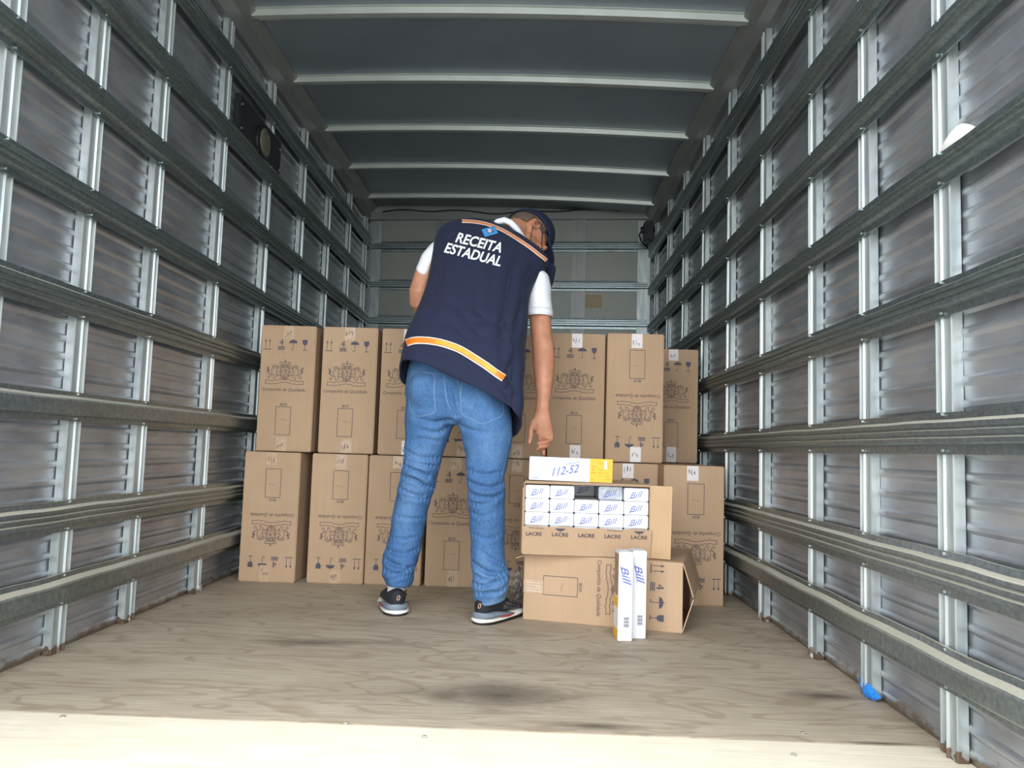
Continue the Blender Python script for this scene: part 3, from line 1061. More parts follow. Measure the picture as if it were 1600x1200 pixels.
# cartons packed in it
CW, CH, CL = 0.0885, 0.0482, 0.268
ME_CART = MB().box(-CW / 2, CW / 2, 0, CL, 0, CH, .0028).mesh('body', MT['white_card'])
ME_CART_S = MB().box(-CW / 2, CW / 2, 0, CL, 0, CH, .0028).mesh('body', MT['silver_card'])


def script_mesh(name, wdt, hgt, rot, fn, mat='blue_ink', word='Bill'):
    mb = MB()
    text_fit(mb, word, 0, 0, wdt, hgt, rot, 0.5, 0.0)
    return flat_to(mb, fn).mesh(name, MT[mat], fix=False)


ME_SCR = script_mesh('script_lettering', .050, .020, R_(9), lambda x, y: (x, -.0008, CH / 2 + y))
mb = MB(); stroke(mb, [(-.03, -.016), (.0, -.010)], .0018)
ME_SWASH = flat_to(mb, lambda x, y: (x, -.0008, CH / 2 + y)).mesh('flourish', MT['blue_ink'], fix=False)
cols = ['first', 'second', 'third', 'fourth', 'fifth']
rown = ['top', 'middle', 'bottom']
c_, s_ = math.cos(R_(-1.2)), math.sin(R_(-1.2))


def ob_pt(x, y, z):
    return Vector((0.220 + c_ * x - s_ * y, 2.930 + s_ * x + c_ * y, oz + z))


for ci in range(5):
    x = -OW / 2 + t_ + 0.0005 + (CW + .0019) * (ci + .5)
    for ri in range(5):                                    # 0 lowest
        yoff = 0.012 + 0.004 * ((ci * 7 + ri * 3) % 3)
        deep = False
        mesh = ME_CART
        if ri >= 2:
            vis = 4 - ri
            lab = 'white carton with blue script, %s column of the opened box, %s visible row' % (cols[ci], rown[vis])
        else:
            lab = 'white carton in the lower rows behind the lettered flap of the opened box'
        if ri == 4 and ci == 2:
            yoff, lab = CL + 0.012, 'dark shaded carton set deep in the empty slot of the opened box'
        if ri == 4 and ci == 3:
            yoff, lab, mesh = 0.055, 'silvery wrapped carton set slightly back in the top row of the opened box', ME_CART_S
        root = empty('cigarette_carton', ob_pt(x, yoff, t_ + .0004 + ri * (CH + .0013)), (0, 0, R_(-1.2)))
        tag(root, lab, 'carton', 'cartons packed in the opened box')
        link('body', mesh, root)
        link('script_lettering', ME_SCR, root)
        link('flourish', ME_SWASH, root)

# carton standing on its edge on top of the opened box
tc = empty('cigarette_carton', (0.159, 2.958, oz + OH + 0.007), (0, R_(0.6), R_(-1.0)))
TL, TH, TD = 0.306, 0.086, 0.049
tag(tc, 'long white carton with a yellow end lying on top of the opened box', 'carton')
MB().box(-TL / 2, TL / 2, 0, TD, 0, TH, .0018).build('body', MT['white_card'], tc)
MB().box(TL / 2 - 0.083, TL / 2 + .0006, -.0008, TD + .0006, .001, TH + .0006).build('yellow_panel', MT['yellow'], tc)
tl = MB()
for k in range(6):
    for q in range(3):
        x0 = TL / 2 - .076 + q * .026
        if (k + q) % 4 == 1:
            continue
        stroke(tl, [(x0, .012 + k * .0115), (x0 + .008 + .008 * ((k * 5 + q) % 3) / 2, .012 + k * .0115)], .0020)
flat_to(tl, lambda x, y: (x, -.0014, y)).build('warning_print', MT['red_ink'], tc, fix=False)
MB().box(TL / 2 - .030, TL / 2 - .020, -.0018, -.0008, TH - .036, TH - .006).build('tax_label', MT['white_card'], tc)
mb = MB()
text_fit(mb, '112-52', -.020, .040, .105, .030, R_(11), 0.5, 0.012)
stroke(mb, [(-.02, .062), (.032, .072)], .002)
stroke(mb, [(-TL / 2 + .012, .008), (-TL / 2 + .034, .008)], .002)
stroke(mb, [(-TL / 2 + .042, .004), (-TL / 2 + .042, TH - .004)], .0007)
flat_to(mb, lambda x, y: (x, -.0009, y)).build('script_lettering', MT['blue_ink'], tc, fix=False)

# two cartons standing in front of the lying box
SW, SH, SD = 0.0475, 0.290, 0.088


def standing(x, y, rz, label, side_bands):
    root = empty('cigarette_carton', (x, y, 0), (0, 0, rz))
    tag(root, label, 'carton', 'cartons standing on the floor')
    MB().box(-SW / 2, SW / 2, 0, SD, 0, SH, .0018).build('body', MT['white_card'], root)
    mb = MB()
    text_fit(mb, 'Bill', 0.0, SH - .078, .068, .024, R_(-76), 0.45, 0.012)
    stroke(mb, [(-.018, SH - .04), (-.008, SH - .105)], .0014)
    flat_to(mb, lambda x, y: (x, -.0009, y)).build('script_lettering', MT['blue_ink'], root, fix=False)
    mb = MB()
    for k in range(9):
        zz = .045 + k * .0038
        stroke(mb, [(-.004, zz), (.012, zz)], .0022 if k % 3 else .0012)
    flat_to(mb, lambda x, y: (x, -.0009, y)).build('barcode', MT['ink'], root, fix=False)
    for z0_, z1_ in ((.105, .140), (.002, .034)):
        MB().box(-SW / 2 - .0006, -SW / 2 + .0004, .004, SD - .004, z0_, z1_).build('yellow_panel', MT['yellow'], root)
    MB().box(-SW / 2 - .0009, -SW / 2 + .0004, .006, SD - .006, .145, SH - .008).build('shade_panel', MT['side_shade'], root)  # brown panel paints the shade on the carton's left face
    MB().box(-SW / 2 + .004, SW / 2 - .004, .010, SD - .010, SH - .0006, SH + .0008).build('top_tuck', MT['white_card'], root)
    return root


standing(0.338, 2.702, R_(3), 'white carton standing on the floor, the left and nearer of the pair', True)
standing(0.3895, 2.745, R_(3), 'white carton standing on the floor, the right and farther of the pair', True)

# ------------------------------------------------------------------ litter
# blue plastic scrap by the right wall
bl = empty('plastic_scrap', (0.915, 2.17, 0.0))
rs = []
for i in range(15):
    t = i / 14
    y = 0.10 - 0.20 * t
    rr_ = 0.024 * math.sin(math.pi * min(1, t * 0.96 + 0.04)) + 0.002
    rs.append([(0.006 * math.sin(t * 7) + rr_ * 0.8 * math.cos(a) * (1 + .25 * math.sin(3 * a + t * 9)), y, 0.022 + rr_ * math.sin(a) * (1 + .25 * math.cos(4 * a + t * 7)))
               for a in [2 * math.pi * k / 14 for k in range(14)]])
MB().rings(rs).build('crumpled_film', MT['blue_plastic'], bl, smooth=False)
MB().tube([(0.008, 0.09, .03), (0.015, 0.11, .045), (0.006, 0.125, .03)], [.006, .005, .003], 6).build('twisted_end', MT['blue_plastic'], bl)
bl.scale = (.62, .62, .8)
tag(bl, 'crumpled bright blue plastic scrap on the floor by the right wall', 'plastic')
# white scrap by the left wall
wsx = CAM + ray(305, 924) * (-0.62 / ray(305, 924).z)
rs = []
for i in range(7):
    t = i / 6
    rs.append([(wsx.x - 0.02 + 0.04 * t, wsx.y + .016 * math.cos(a) * (1 + .3 * math.sin(5 * t + 2 * a)), .016 + .015 * math.sin(a) * (1 + .3 * math.cos(7 * t + a)))
               for a in [2 * math.pi * k / 7 for k in range(7)]])
tag(MB().rings(rs).build('paper_scrap', MT['white_plastic']), 'small crumpled white paper scrap on the floor by the left wall', 'paper')
# white plastic piece stuck behind a rail on the right wall
rs = []
for i in range(9):
    t = i / 8
    y = 1.765 - 0.13 * t
    hgt = 0.042 * math.sin(math.pi * (0.12 + 0.76 * t))
    rs.append([(B + 0.006, y, 1.300), (B + 0.004 - 0.010 * math.sin(math.pi * t), y, 1.306 + hgt * .6), (B + 0.008, y, 1.310 + hgt), (B + 0.014, y, 1.308 + hgt), (B + 0.012, y, 1.30)])
tag(MB().rings(rs).build('plastic_sheet', MT['white_plastic'], smooth=True), 'white plastic sheet tucked behind a rail on the right wall', 'plastic')
# clear plastic bag between shoe and lying box
rs = []
for i in range(10):
    t = i / 9
    rr_ = 0.040 * math.sin(math.pi * (0.08 + 0.84 * t)) + .004
    rs.append([(-0.030 + rr_ * .55 * math.cos(a) * (1 + .2 * math.sin(4 * a + 5 * t)), 3.36 + rr_ * .8 * math.sin(a) * (1 + .2 * math.cos(3 * a + 9 * t)), 0.004 + 0.115 * t)
               for a in [2 * math.pi * k / 14 for k in range(14)]])
tag(MB().rings(rs).build('plastic_bag', MT['film'], smooth=False), 'small clear plastic bag on the floor between the right shoe and boxes', 'bag')

# ------------------------------------------------------------------ the person
PR = Vector((-0.30, 2.97, 0.0))
person = empty('person', PR)
tag(person, 'person in navy vest, blue jeans and cap bending over the opened box, back turned', 'person')


def ringpx(xl, yl, xr, yr, Y, thick, tilt=0.0, n=28, ex=2.0, YR=None):
    L, R = P(xl, yl, Y), P(xr, yr, Y if YR is None else YR)
    c, a = (L + R) / 2, (R - L) / 2
    an = a.normalized()
    b = Vector((0, 1, tilt))
    b = (b - an * b.dot(an)).normalized() * thick / 2
    out = []
    for k in range(n):
        t = 2 * math.pi * k / n
        ct, st_ = math.cos(t), math.sin(t)
        out.append(c + a * math.copysign(abs(ct) ** (2 / ex), ct) + b * math.copysign(abs(st_) ** (2 / ex), st_))
    return out


def evaluated(me, mods):
    ob_ = bpy.data.objects.new('work', me)
    C.objects.link(ob_)
    for t, kw in mods:
        md = ob_.modifiers.new(t, t)
        for k, val in kw.items():
            setattr(md, k, val)
    dg = bpy.context.evaluated_depsgraph_get()
    out = bpy.data.meshes.new_from_object(ob_.evaluated_get(dg))
    bpy.data.objects.remove(ob_, do_unlink=True)
    return out


def displace(me, fn):
    nv = len(me.vertices)
    nrm_ = [Vector(v_.normal) for v_ in me.vertices]
    for v_, n_ in zip(me.vertices, nrm_):
        v_.co = v_.co + n_ * fn(v_.co)
    me.update()


def finish(me, name, mat, parent, smooth=True):
    bv = BVHTree.FromPolygons([v_.co.copy() for v_ in me.vertices], [tuple(p_.vertices) for p_ in me.polygons])
    me.transform(Matrix.Translation(-PR))
    me.materials.clear()
    for mt in (mat if isinstance(mat, list) else [mat]):
        me.materials.append(mt)
    me.polygons.foreach_set('use_smooth', [smooth] * len(me.polygons))
    me.name = name
    o = link(name, me, parent)
    return o, bv


def on_surface(bv, px, py, off=0.003):
    d = ray(px, py).normalized()
    h_ = bv.ray_cast(CAM, d)
    if h_[0] is None:
        return None
    n_ = h_[1]
    if n_.dot(d) > 0:
        n_ = -n_
    return h_[0] + n_ * off


def smooth_path(pts, step=4.0):
    """catmull-rom through image points, resampled"""
    pts = [Vector(p) for p in pts]
    q = [pts[0] * 2 - pts[1]] + pts + [pts[-1] * 2 - pts[-2]]
    out = []
    for i in range(1, len(q) - 2):
        k = max(2, int((q[i + 1] - q[i]).length / step))
        for j in range(k):
            t = j / k
            p0, p1, p2, p3 = q[i - 1], q[i], q[i + 1], q[i + 2]
            out.append(0.5 * (2 * p1 + (p2 - p0) * t + (2 * p0 - 5 * p1 + 4 * p2 - p3) * t * t + (3 * p1 - p0 - 3 * p2 + p3) * t ** 3))
    out.append(pts[-1])
    return out


def ribbon(bv, path, wpx, name, mat, parent, off=0.003, shift=0.0, cross=3):
    pts = smooth_path(path)
    mb_ = MB()
    rows = []
    for i, p in enumerate(pts):
        d = (pts[min(i + 1, len(pts) - 1)] - pts[max(i - 1, 0)]).normalized()
        nn = Vector((-d.y, d.x))
        row = []
        for k in range(cross):
            q = p + nn * (shift + wpx * (k / (cross - 1) - 0.5))
            row.append(on_surface(bv, q.x, q.y, off))
        if all(r is not None for r in row):
            rows.append(row)
    for row in rows:
        mb_.v += [tuple(r) for r in row]
    for i in range(len(rows) - 1):
        for k in range(cross - 1):
            a = i * cross + k
            mb_.f.append((a, a + 1, a + cross + 1, a + cross))
    me = mb_.mesh(name, mat, True)
    me.transform(Matrix.Translation(-PR))
    return link(name, me, parent)


def nz3(p, fx, fy, fz, s_=0.0):
    return noise.noise(Vector((p.x * fx + s_, p.y * fy, p.z * fz)))


# ---- jeans
mb = MB()
LEG_L = [(636, 600, 716, 604, 3.00, .19), (633, 648, 713, 652, 3.00, .19), (633, 683, 701, 686, 3.005, .18), (630, 722, 688, 725, 3.01, .17), (624, 757, 679, 761, 3.02, .158),
         (615, 793, 669, 797, 3.03, .150), (611, 828, 662, 831, 3.04, .148), (603, 857, 657, 860, 3.045, .150), (597, 880, 651, 882, 3.030, .152), (598, 900, 647, 903, 3.022, .150), (604, 912, 642, 917, 3.02, .14)]
LEG_R = [(700, 610, 797, 622, 2.98, .20), (711, 648, 800, 655, 2.97, .20), (720, 678, 801, 682, 2.965, .19), (727, 711, 796, 714, 2.96, .175), (729, 742, 788, 744, 2.955, .165), (730, 767, 789, 769, 2.95, .158),
         (733, 800, 790, 802, 2.95, .152), (735, 845, 788, 847, 2.945, .148), (737, 880, 790, 881, 2.94, .145), (739, 905, 796, 903, 2.93, .15), (741, 927, 793, 922, 2.925, .15), (743, 946, 789, 938, 2.925, .145)]
for LEG in (LEG_L, LEG_R):
    mb.rings([ringpx(*r) for r in LEG])
mb.rings([ringpx(645, 548, 772, 566, 3.03, .22, -.45), ringpx(640, 566, 782, 592, 3.02, .24, -.45), ringpx(635, 590, 793, 618, 3.01, .255, -.3), ringpx(633, 620, 799, 645, 3.0, .25, -.15),
          ringpx(634, 645, 799, 662, 2.99, .22, 0), ringpx(650, 660, 785, 668, 2.99, .15, 0)])
# seat halves
for px, py, r in ((672, 612, .085), (752, 628, .092)):
    c_p = P(px, py, 2.955)
    mb.ball(c_p, r * .95, r * .9, r * 1.05)
me = mb.mesh('jeans', MT['denim'])
me = evaluated(me, [('REMESH', dict(mode='VOXEL', voxel_size=0.0058)), ('SMOOTH', dict(factor=0.5, iterations=10))])


FOLDS = []          # creases: image path -> surface line, width (m), depth (m)
bv0 = BVHTree.FromPolygons([v_.co.copy() for v_ in me.vertices], [tuple(p_.vertices) for p_ in me.polygons])


def crease(path, width, depth):
    pts_ = [on_surface(bv0, q.x, q.y, 0.0) for q in smooth_path(path, 5.0)]
    FOLDS.append(([p for p in pts_ if p is not None], width, depth))


for pth, wd, dp in (
        # left leg, behind the knee
        ([(632, 728), (650, 735), (668, 744)], .012, .010), ([(640, 722), (665, 726), (688, 730)], .011, .009), ([(628, 745), (648, 749), (662, 758), (676, 764)], .012, .011),
        ([(624, 762), (640, 770), (660, 776)], .010, .010), ([(632, 775), (655, 780), (668, 781)], .010, .008), ([(634, 705), (655, 715), (684, 716)], .014, .007),
        ([(616, 806), (640, 810), (660, 810)], .010, .005), ([(612, 840), (635, 842), (655, 838)], .009, .005),
        ([(600, 872), (620, 884), (640, 886)], .012, .010), ([(604, 892), (622, 896), (644, 886)], .011, .010), ([(612, 905), (628, 900), (645, 897)], .009, .008), ([(606, 860), (630, 866), (652, 858)], .013, .007),
        # right leg
        ([(731, 752), (745, 758), (765, 762), (785, 757)], .012, .011), ([(730, 768), (748, 776), (768, 777), (788, 770)], .011, .011), ([(731, 784), (750, 787), (772, 783)], .010, .009),
        ([(732, 736), (755, 742), (782, 738)], .013, .007), ([(735, 800), (752, 806), (770, 802)], .010, .006), ([(740, 835), (760, 842), (780, 836)], .010, .005),
        ([(740, 880), (758, 892), (778, 898), (795, 893)], .013, .012), ([(741, 912), (758, 915), (775, 908), (794, 903)], .011, .011), ([(742, 928), (760, 926), (780, 924), (790, 915)], .010, .009),
        ([(752, 862), (770, 875), (788, 886)], .013, .008), ([(742, 896), (755, 905), (765, 906)], .010, .008),
        # under the seat
        ([(650, 652), (675, 660), (704, 655)], .014, .007), ([(660, 672), (682, 676), (700, 668)], .013, .006), ([(716, 662), (735, 672), (760, 676)], .014, .006), ([(640, 690), (660, 686), (685, 690)], .014, .005),
        ([(700, 600), (706, 625), (711, 648)], .012, .010)):
    crease(pth, wd, dp)


def jean_folds(p):
    a = 0.0
    for pts_, wd, dp in FOLDS:
        if not pts_ or (pts_[len(pts_) // 2] - p).length > 0.14:
            continue
        d2, kk = min(((q - p).length_squared, i_) for i_, q in enumerate(pts_))
        ta = math.sin(math.pi * min(1, (kk + 1) / (len(pts_) + 1))) ** .6
        d_ = math.sqrt(d2)
        up_ = math.exp(-((d_ - wd * 1.35) / wd) ** 2) * .45
        a += 1.45 * dp * ta * (up_ - math.exp(-(d_ / (wd * .55)) ** 2))
    left = p.x < (-0.30 + (0.74 - p.z) * 0.10)
    for zc, wd, am in ((0.50, 0.08, 0.005), (0.13 if left else 0.10, 0.07, 0.007)):
        k = math.exp(-((p.z - zc) / wd) ** 2)
        a += k * am * nz3(p, 7, 7, 34 + 6 * math.sin(p.x * 20), zc * 9 + (3 if left else 0))
    a += 0.0035 * nz3(p, 5, 5, 16, 2.2) + 0.0018 * nz3(p, 14, 14, 34, 5.0)
    return a


displace(me, jean_folds)
jeans, bv_j = finish(me, 'jeans', MT['denim'], person)
for nm_, path in (('pocket', [(643, 583), (676, 584), (678, 612), (680, 642), (668, 648), (654, 650), (642, 640), (640, 612), (643, 583)]),
                  ('pocket', [(722, 590), (720, 620), (722, 646), (738, 655), (754, 662), (774, 654), (785, 648), (786, 630)])):
    ribbon(bv_j, path, 1.5, 'pocket_seam', MT['denim_light'], jeans, 0.0015)
ribbon(bv_j, [(693, 576), (695, 600), (698, 625), (704, 640)], 1.2, 'seat_seam', MT['denim_light'], jeans, 0.0015)
ribbon(bv_j, [(714, 590), (718, 610), (721, 640)], 1.0, 'seat_seam', MT['denim_light'], jeans, 0.0015)
ribbon(bv_j, [(642, 579), (665, 583), (692, 585)], 1.1, 'yoke_seam', MT['denim_light'], jeans, 0.0015)
ribbon(bv_j, [(797, 665), (795, 690), (790, 712), (786, 735)], 1.0, 'outseam', MT['denim_light'], jeans, 0.0015)
ribbon(bv_j, [(745, 937), (760, 938), (775, 936), (788, 930)], 1.1, 'hem_stitch', MT['denim_light'], jeans, 0.0015)
ribbon(bv_j, [(745, 943), (760, 944), (775, 941), (787, 935)], 4.0, 'hem_band', MT['denim_light'], jeans, 0.0012)

# ---- vest
VR = [(623, 577, 814, 672, 2.945, .30), (625, 562, 815, 652, 2.948, .305), (627, 549, 816, 625, 2.955, .31), (632, 530, 817, 590, 2.97, .31), (645, 503, 820, 560, 3.0, .30), (659, 474, 825, 522, 3.05, .29), (668, 440, 824, 492, 3.1, .28),
      (674, 405, 829, 456, 3.15, .26), (677, 378, 848, 428, 3.2, .235), (684, 359, 861, 413, 3.225, .20), (704, 349, 849, 398, 3.25, .15), (733, 344, 822, 377, 3.27, .10), (750, 346, 806, 367, 3.28, .07)]
mb = MB()
mb.rings([ringpx(*r, -.5, 32, 3.2 if i_ < 2 else 2.3) for i_, r in enumerate(VR)], caps=False)
n_last = len(mb.v) - 32
mb.f.append(tuple(n_last + j for j in range(32)))
me = mb.mesh('vest', MT['navy'])
me = evaluated(me, [('SUBSURF', dict(levels=3, render_levels=3)), ('SOLIDIFY', dict(thickness=0.006, offset=-1.0))])


bv1 = BVHTree.FromPolygons([v_.co.copy() for v_ in me.vertices], [tuple(p_.vertices) for p_ in me.polygons])
JF, FOLDS = FOLDS, []
for pth, wd, dp in (
        ([(800, 425), (792, 470), (786, 520), (784, 580)], .026, .016), ([(775, 420), (768, 470), (758, 520)], .030, .010), ([(815, 470), (808, 500), (800, 530)], .018, .014),
        ([(700, 470), (735, 492), (775, 505), (812, 505)], .018, .008), ([(690, 500), (730, 520), (770, 530)], .018, .007), ([(740, 440), (735, 490), (728, 540)], .030, .008),
        ([(690, 400), (684, 450), (672, 500)], .028, .009), ([(805, 540), (798, 590), (800, 640)], .022, .014), ([(835, 415), (822, 440), (816, 462)], .018, .010),
        ([(660, 560), (700, 562), (730, 575)], .018, .006), ([(770, 600), (790, 610), (806, 612)], .016, .010), ([(812, 400), (800, 425), (796, 450)], .018, .007)):
    pts_ = [on_surface(bv1, q.x, q.y, 0.0) for q in smooth_path(pth, 5.0)]
    FOLDS.append(([p for p in pts_ if p is not None], wd * 1.4, dp * 0.85))


def vest_creases(p):
    a = 0.0
    for pts_, wd, dp in FOLDS:
        if not pts_ or (pts_[len(pts_) // 2] - p).length > 0.30:
            continue
        d2, kk = min(((q - p).length_squared, i_) for i_, q in enumerate(pts_))
        if d2 > 0.01:
            continue
        ta = math.sin(math.pi * min(1, (kk + 1) / (len(pts_) + 1))) ** .7
        d_ = math.sqrt(d2)
        a += dp * ta * (.5 * math.exp(-((d_ - wd * 1.4) / wd) ** 2) - math.exp(-(d_ / (wd * .6)) ** 2))
    return a


def vest_folds(p):
    k = min(1, max(0, (1.46 - p.z) / 0.3))
    a = vest_creases(p) + 0.010 * k * noise.noise(Vector((p.x * 10 + p.z * 3.2, p.y * 4, p.z * 2.4)))
    a += 0.004 * k * noise.noise(Vector((p.x * 18 - p.z * 10, p.y * 8, p.z * 9 + 4)))
    a += 0.0012 * noise.noise(Vector((p.x * 45, p.y * 45, p.z * 30)))
    return a


displace(me, vest_folds)
vest, bv_v = finish(me, 'vest', MT['navy'], person)
hem_path = [(631, 538), (645, 533), (660, 532), (680, 534), (700, 539), (720, 547), (740, 559), (760, 572), (775, 583), (787, 591)]
ribbon(bv_v, hem_path, 11.5, 'reflective_hem_band', MT['reflect_white'], vest, 0.0022)
ribbon(bv_v, hem_path, 8.6, 'reflective_hem_core', MT['orange'], vest, 0.0034)
ribbon(bv_v, hem_path[3:9], 6.0, 'reflective_hem_gloss', MT['reflect_yellow'], vest, 0.0044)
top_path = [(722, 346.5), (740, 347.5), (760, 351), (778, 357.5), (793, 365), (810, 375.5), (827, 387), (842, 398.5), (853, 407), (859, 413)]
ribbon(bv_v, top_path, 5.4, 'reflective_yoke_band', MT['reflect_white'], vest, 0.003)
ribbon(bv_v, top_path, 3.2, 'reflective_yoke_core', MT['salmon'], vest, 0.0042)


def vest_text(s_, cx, cy, wpx, hpx, rot, shear):
    vv, ff, w0, h0 = text2d(s_, 1.0, shear, 0.026, 4)
    mb_ = MB()
    c0, s0 = math.cos(rot), math.sin(rot)
    for x, y in vv:
        X_, Y_ = x / w0 * wpx, -y / h0 * hpx
        q = on_surface(bv_v, cx + X_ * c0 - Y_ * s0, cy + X_ * s0 + Y_ * c0, 0.0035)
        mb_.v.append(tuple(q if q is not None else P(cx, cy, 3.0)))
    mb_.f = list(ff)
    me_ = mb_.mesh('lettering', MT['print_white'], fix=False)
    me_.transform(Matrix.Translation(-PR))
    return link('vest_lettering', me_, vest)


vest_text('RECEITA', 748.5, 380, 73, 16.5, math.radians(13.5), 0.2)
vest_text('ESTADUAL', 739.5, 398.5, 90, 16.5, math.radians(14.5), 0.2)


def vest_patch(pts, name, mat, off):
    mb_ = MB()
    for x, y in pts:
        mb_.v.append(tuple(on_surface(bv_v, x, y, off)))
    mb_.f = [tuple(range(len(pts)))]
    me_ = mb_.mesh(name, mat, fix=False)
    me_.transform(Matrix.Translation(-PR))
    return link(name, me_, vest)


emb = MB()
ec_ = [(752, 360), (772.5, 354.5), (778, 366), (757.5, 371.5)]
for a in range(7):
    for b in range(7):
        u, w = a / 6, b / 6
        x = (1 - w) * ((1 - u) * ec_[0][0] + u * ec_[1][0]) + w * ((1 - u) * ec_[3][0] + u * ec_[2][0])
        y = (1 - w) * ((1 - u) * ec_[0][1] + u * ec_[1][1]) + w * ((1 - u) * ec_[3][1] + u * ec_[2][1])
        emb.v.append(tuple(on_surface(bv_v, x, y, .0045)))
for a in range(6):
    for b in range(6):
        q = a * 7 + b
        emb.f.append((q, q + 1, q + 8, q + 7))
me_ = emb.mesh('emblem', MT['print_blue'])
me_.transform(Matrix.Translation(-PR))
link('emblem', me_, vest)
vest_patch([(764.7 + 5.6 * math.cos(t) * 1.0, 362.8 + 4.2 * math.sin(t)) for t in [2 * math.pi * k / 4 + .25 for k in range(4)]], 'emblem_diamond', MT['navy_dark'], .0062)
vest_patch([(764.7 + 3.6 * math.cos(t), 362.8 + 3.2 * math.sin(t)) for t in [2 * math.pi * k / 14 for k in range(14)]], 'emblem_disc', MT['print_pale'], .0072)
# front panel of the vest hanging free beyond the right arm
mb = MB()
mb.rings([ringpx(848, 409, 869, 413, 3.30, .05, 0, 16), ringpx(850, 420, 869, 421, 3.32, .04, 0, 16), ringpx(850, 435, 866, 437, 3.33, .03, 0, 16), ringpx(846, 452, 862, 453, 3.34, .025, 0, 16)])
fp_, _ = finish(evaluated(mb.mesh('x', MT['navy']), [('SUBSURF', dict(levels=1, render_levels=1))]), 'vest_front_panel', MT['navy'], vest)
fp_.name = 'front_panel'

# ---- polo shirt: torso under the vest, sleeves, collar
mb = MB()
mb.rings([ringpx(690, 520, 800, 560, 3.03, .20, -.5), ringpx(690, 440, 810, 475, 3.11, .19, -.5), ringpx(695, 395, 830, 435, 3.2, .16, -.5), ringpx(720, 365, 830, 400, 3.25, .10, -.5)])
mb.rings([ringpx(806, 420, 846, 420, 3.22, .10), ringpx(826, 430, 857, 431, 3.215, .125), ringpx(824, 445, 861, 446, 3.21, .13), ringpx(821, 465, 862, 466, 3.20, .13),
          ringpx(820.5, 482, 863, 482, 3.19, .128), ringpx(821, 493, 863, 494, 3.185, .125)])
sl = [(690, 372, 712, 398, 3.22), (674, 381, 697, 408, 3.215), (660, 398, 684, 424, 3.205), (650.5, 418, 673, 437, 3.2), (650, 423.5, 669, 439, 3.2)]
mb.rings([ringpx(a, b, c, d, e, .10) for a, b, c, d, e in sl])
me = evaluated(mb.mesh('polo', MT['polo']), [('REMESH', dict(mode='VOXEL', voxel_size=0.007)), ('SMOOTH', dict(factor=0.5, iterations=4))])
displace(me, lambda p: 0.0035 * nz3(p, 12, 12, 18, 1.0))
polo, bv_p = finish(me, 'polo_shirt', MT['polo'], person)
mb = MB()
mb.rings([ringpx(820.5, 483, 864, 484, 3.19, .132), ringpx(820.5, 489, 864.3, 490, 3.187, .133), ringpx(821, 494.5, 864, 495.5, 3.184, .130)], caps=False)
finish(evaluated(mb.mesh('cuff', MT['polo']), [('SOLIDIFY', dict(thickness=0.004))]), 'sleeve_cuff', MT['polo'], polo)
mb = MB()
mb.tube([P(770, 352, 3.25), P(778, 346.5, 3.23), P(788, 344, 3.225), P(797, 347.5, 3.225), P(806, 356, 3.23), P(814, 367, 3.25), P(822, 380, 3.30), P(820, 382, 3.37),
         P(800, 362, 3.40), P(780, 352, 3.36), P(770, 352, 3.25)], [.012, .013, .0135, .0135, .013, .012, .011, .01, .01, .01, .012], 10)
finish(mb.mesh('collar', MT['polo']), 'collar', MT['polo'], polo)

# ---- head frame
HC = P(823, 371, 3.375)
hu = Vector((.50, .72, .42)).normalized()
hf = Vector((.55, .08, -.83)); hf = (hf - hu * hf.dot(hu)).normalized()
hs = hf.cross(hu).normalized()          # towards the right ear


def H(f, s_, u):
    return HC + hf * f + hs * s_ + hu * u


# ---- body: head, neck, trunk core, arms and hands in one skin
mb = MB()
ax = (hs, hf, hu)
mb.ball(H(-.010, 0, .025), .078, .098, .092, axes=ax)                 # skull
mb.ball(H(.028, 0, -.045), .060, .066, .072, axes=ax)                 # face
mb.ball(H(.060, 0, -.090), .032, .030, .024, axes=ax)                 # chin
mb.rings([[H(.080 + .024 * t, 0, .005 - .045 * t) + (hs * math.cos(a) + hu * .4 * math.sin(a)) * (.008 + .009 * t) for a in [2 * math.pi * k / 10 for k in range(10)]] for t in (0, .5, 1.0)])  # nose
mb.ball(H(.088, 0, -.066), .024, .010, .010, axes=ax)                 # lips
for sg in (-1, 1):
    mb.ball(H(.082, sg * .032, .020), .020, .010, .008, axes=ax)      # brow
    mb.ball(H(.066, sg * .042, -.030), .020, .018, .018, axes=ax)     # cheek
    # ear: outer rim and lobe
    ec = H(-.012, sg * .079, -.010)
    mb.tube([ec + hf * (.014 * math.cos(a) - .004) + hu * (.029 * math.sin(a) + .002) + hs * sg * (.010 if math.cos(a) < .3 else .002) for a in [math.pi * (1.75 - 1.7 * k / 12) for k in range(13)]],
            [.0045] * 13, 8)
    mb.ball(ec + hs * sg * (-.004), .006, .012, .024, axes=ax)
mb.tube([P(775, 392, 3.22), P(795, 376, 3.28), H(-.045, 0, -.030)], [.070, .060, .058], 18)      # neck
mb.rings([ringpx(700, 520, 790, 550, 3.04, .17, -.5), ringpx(700, 440, 800, 470, 3.12, .16, -.5), ringpx(712, 400, 815, 430, 3.2, .14, -.5), ringpx(745, 372, 812, 398, 3.25, .08, -.5)])
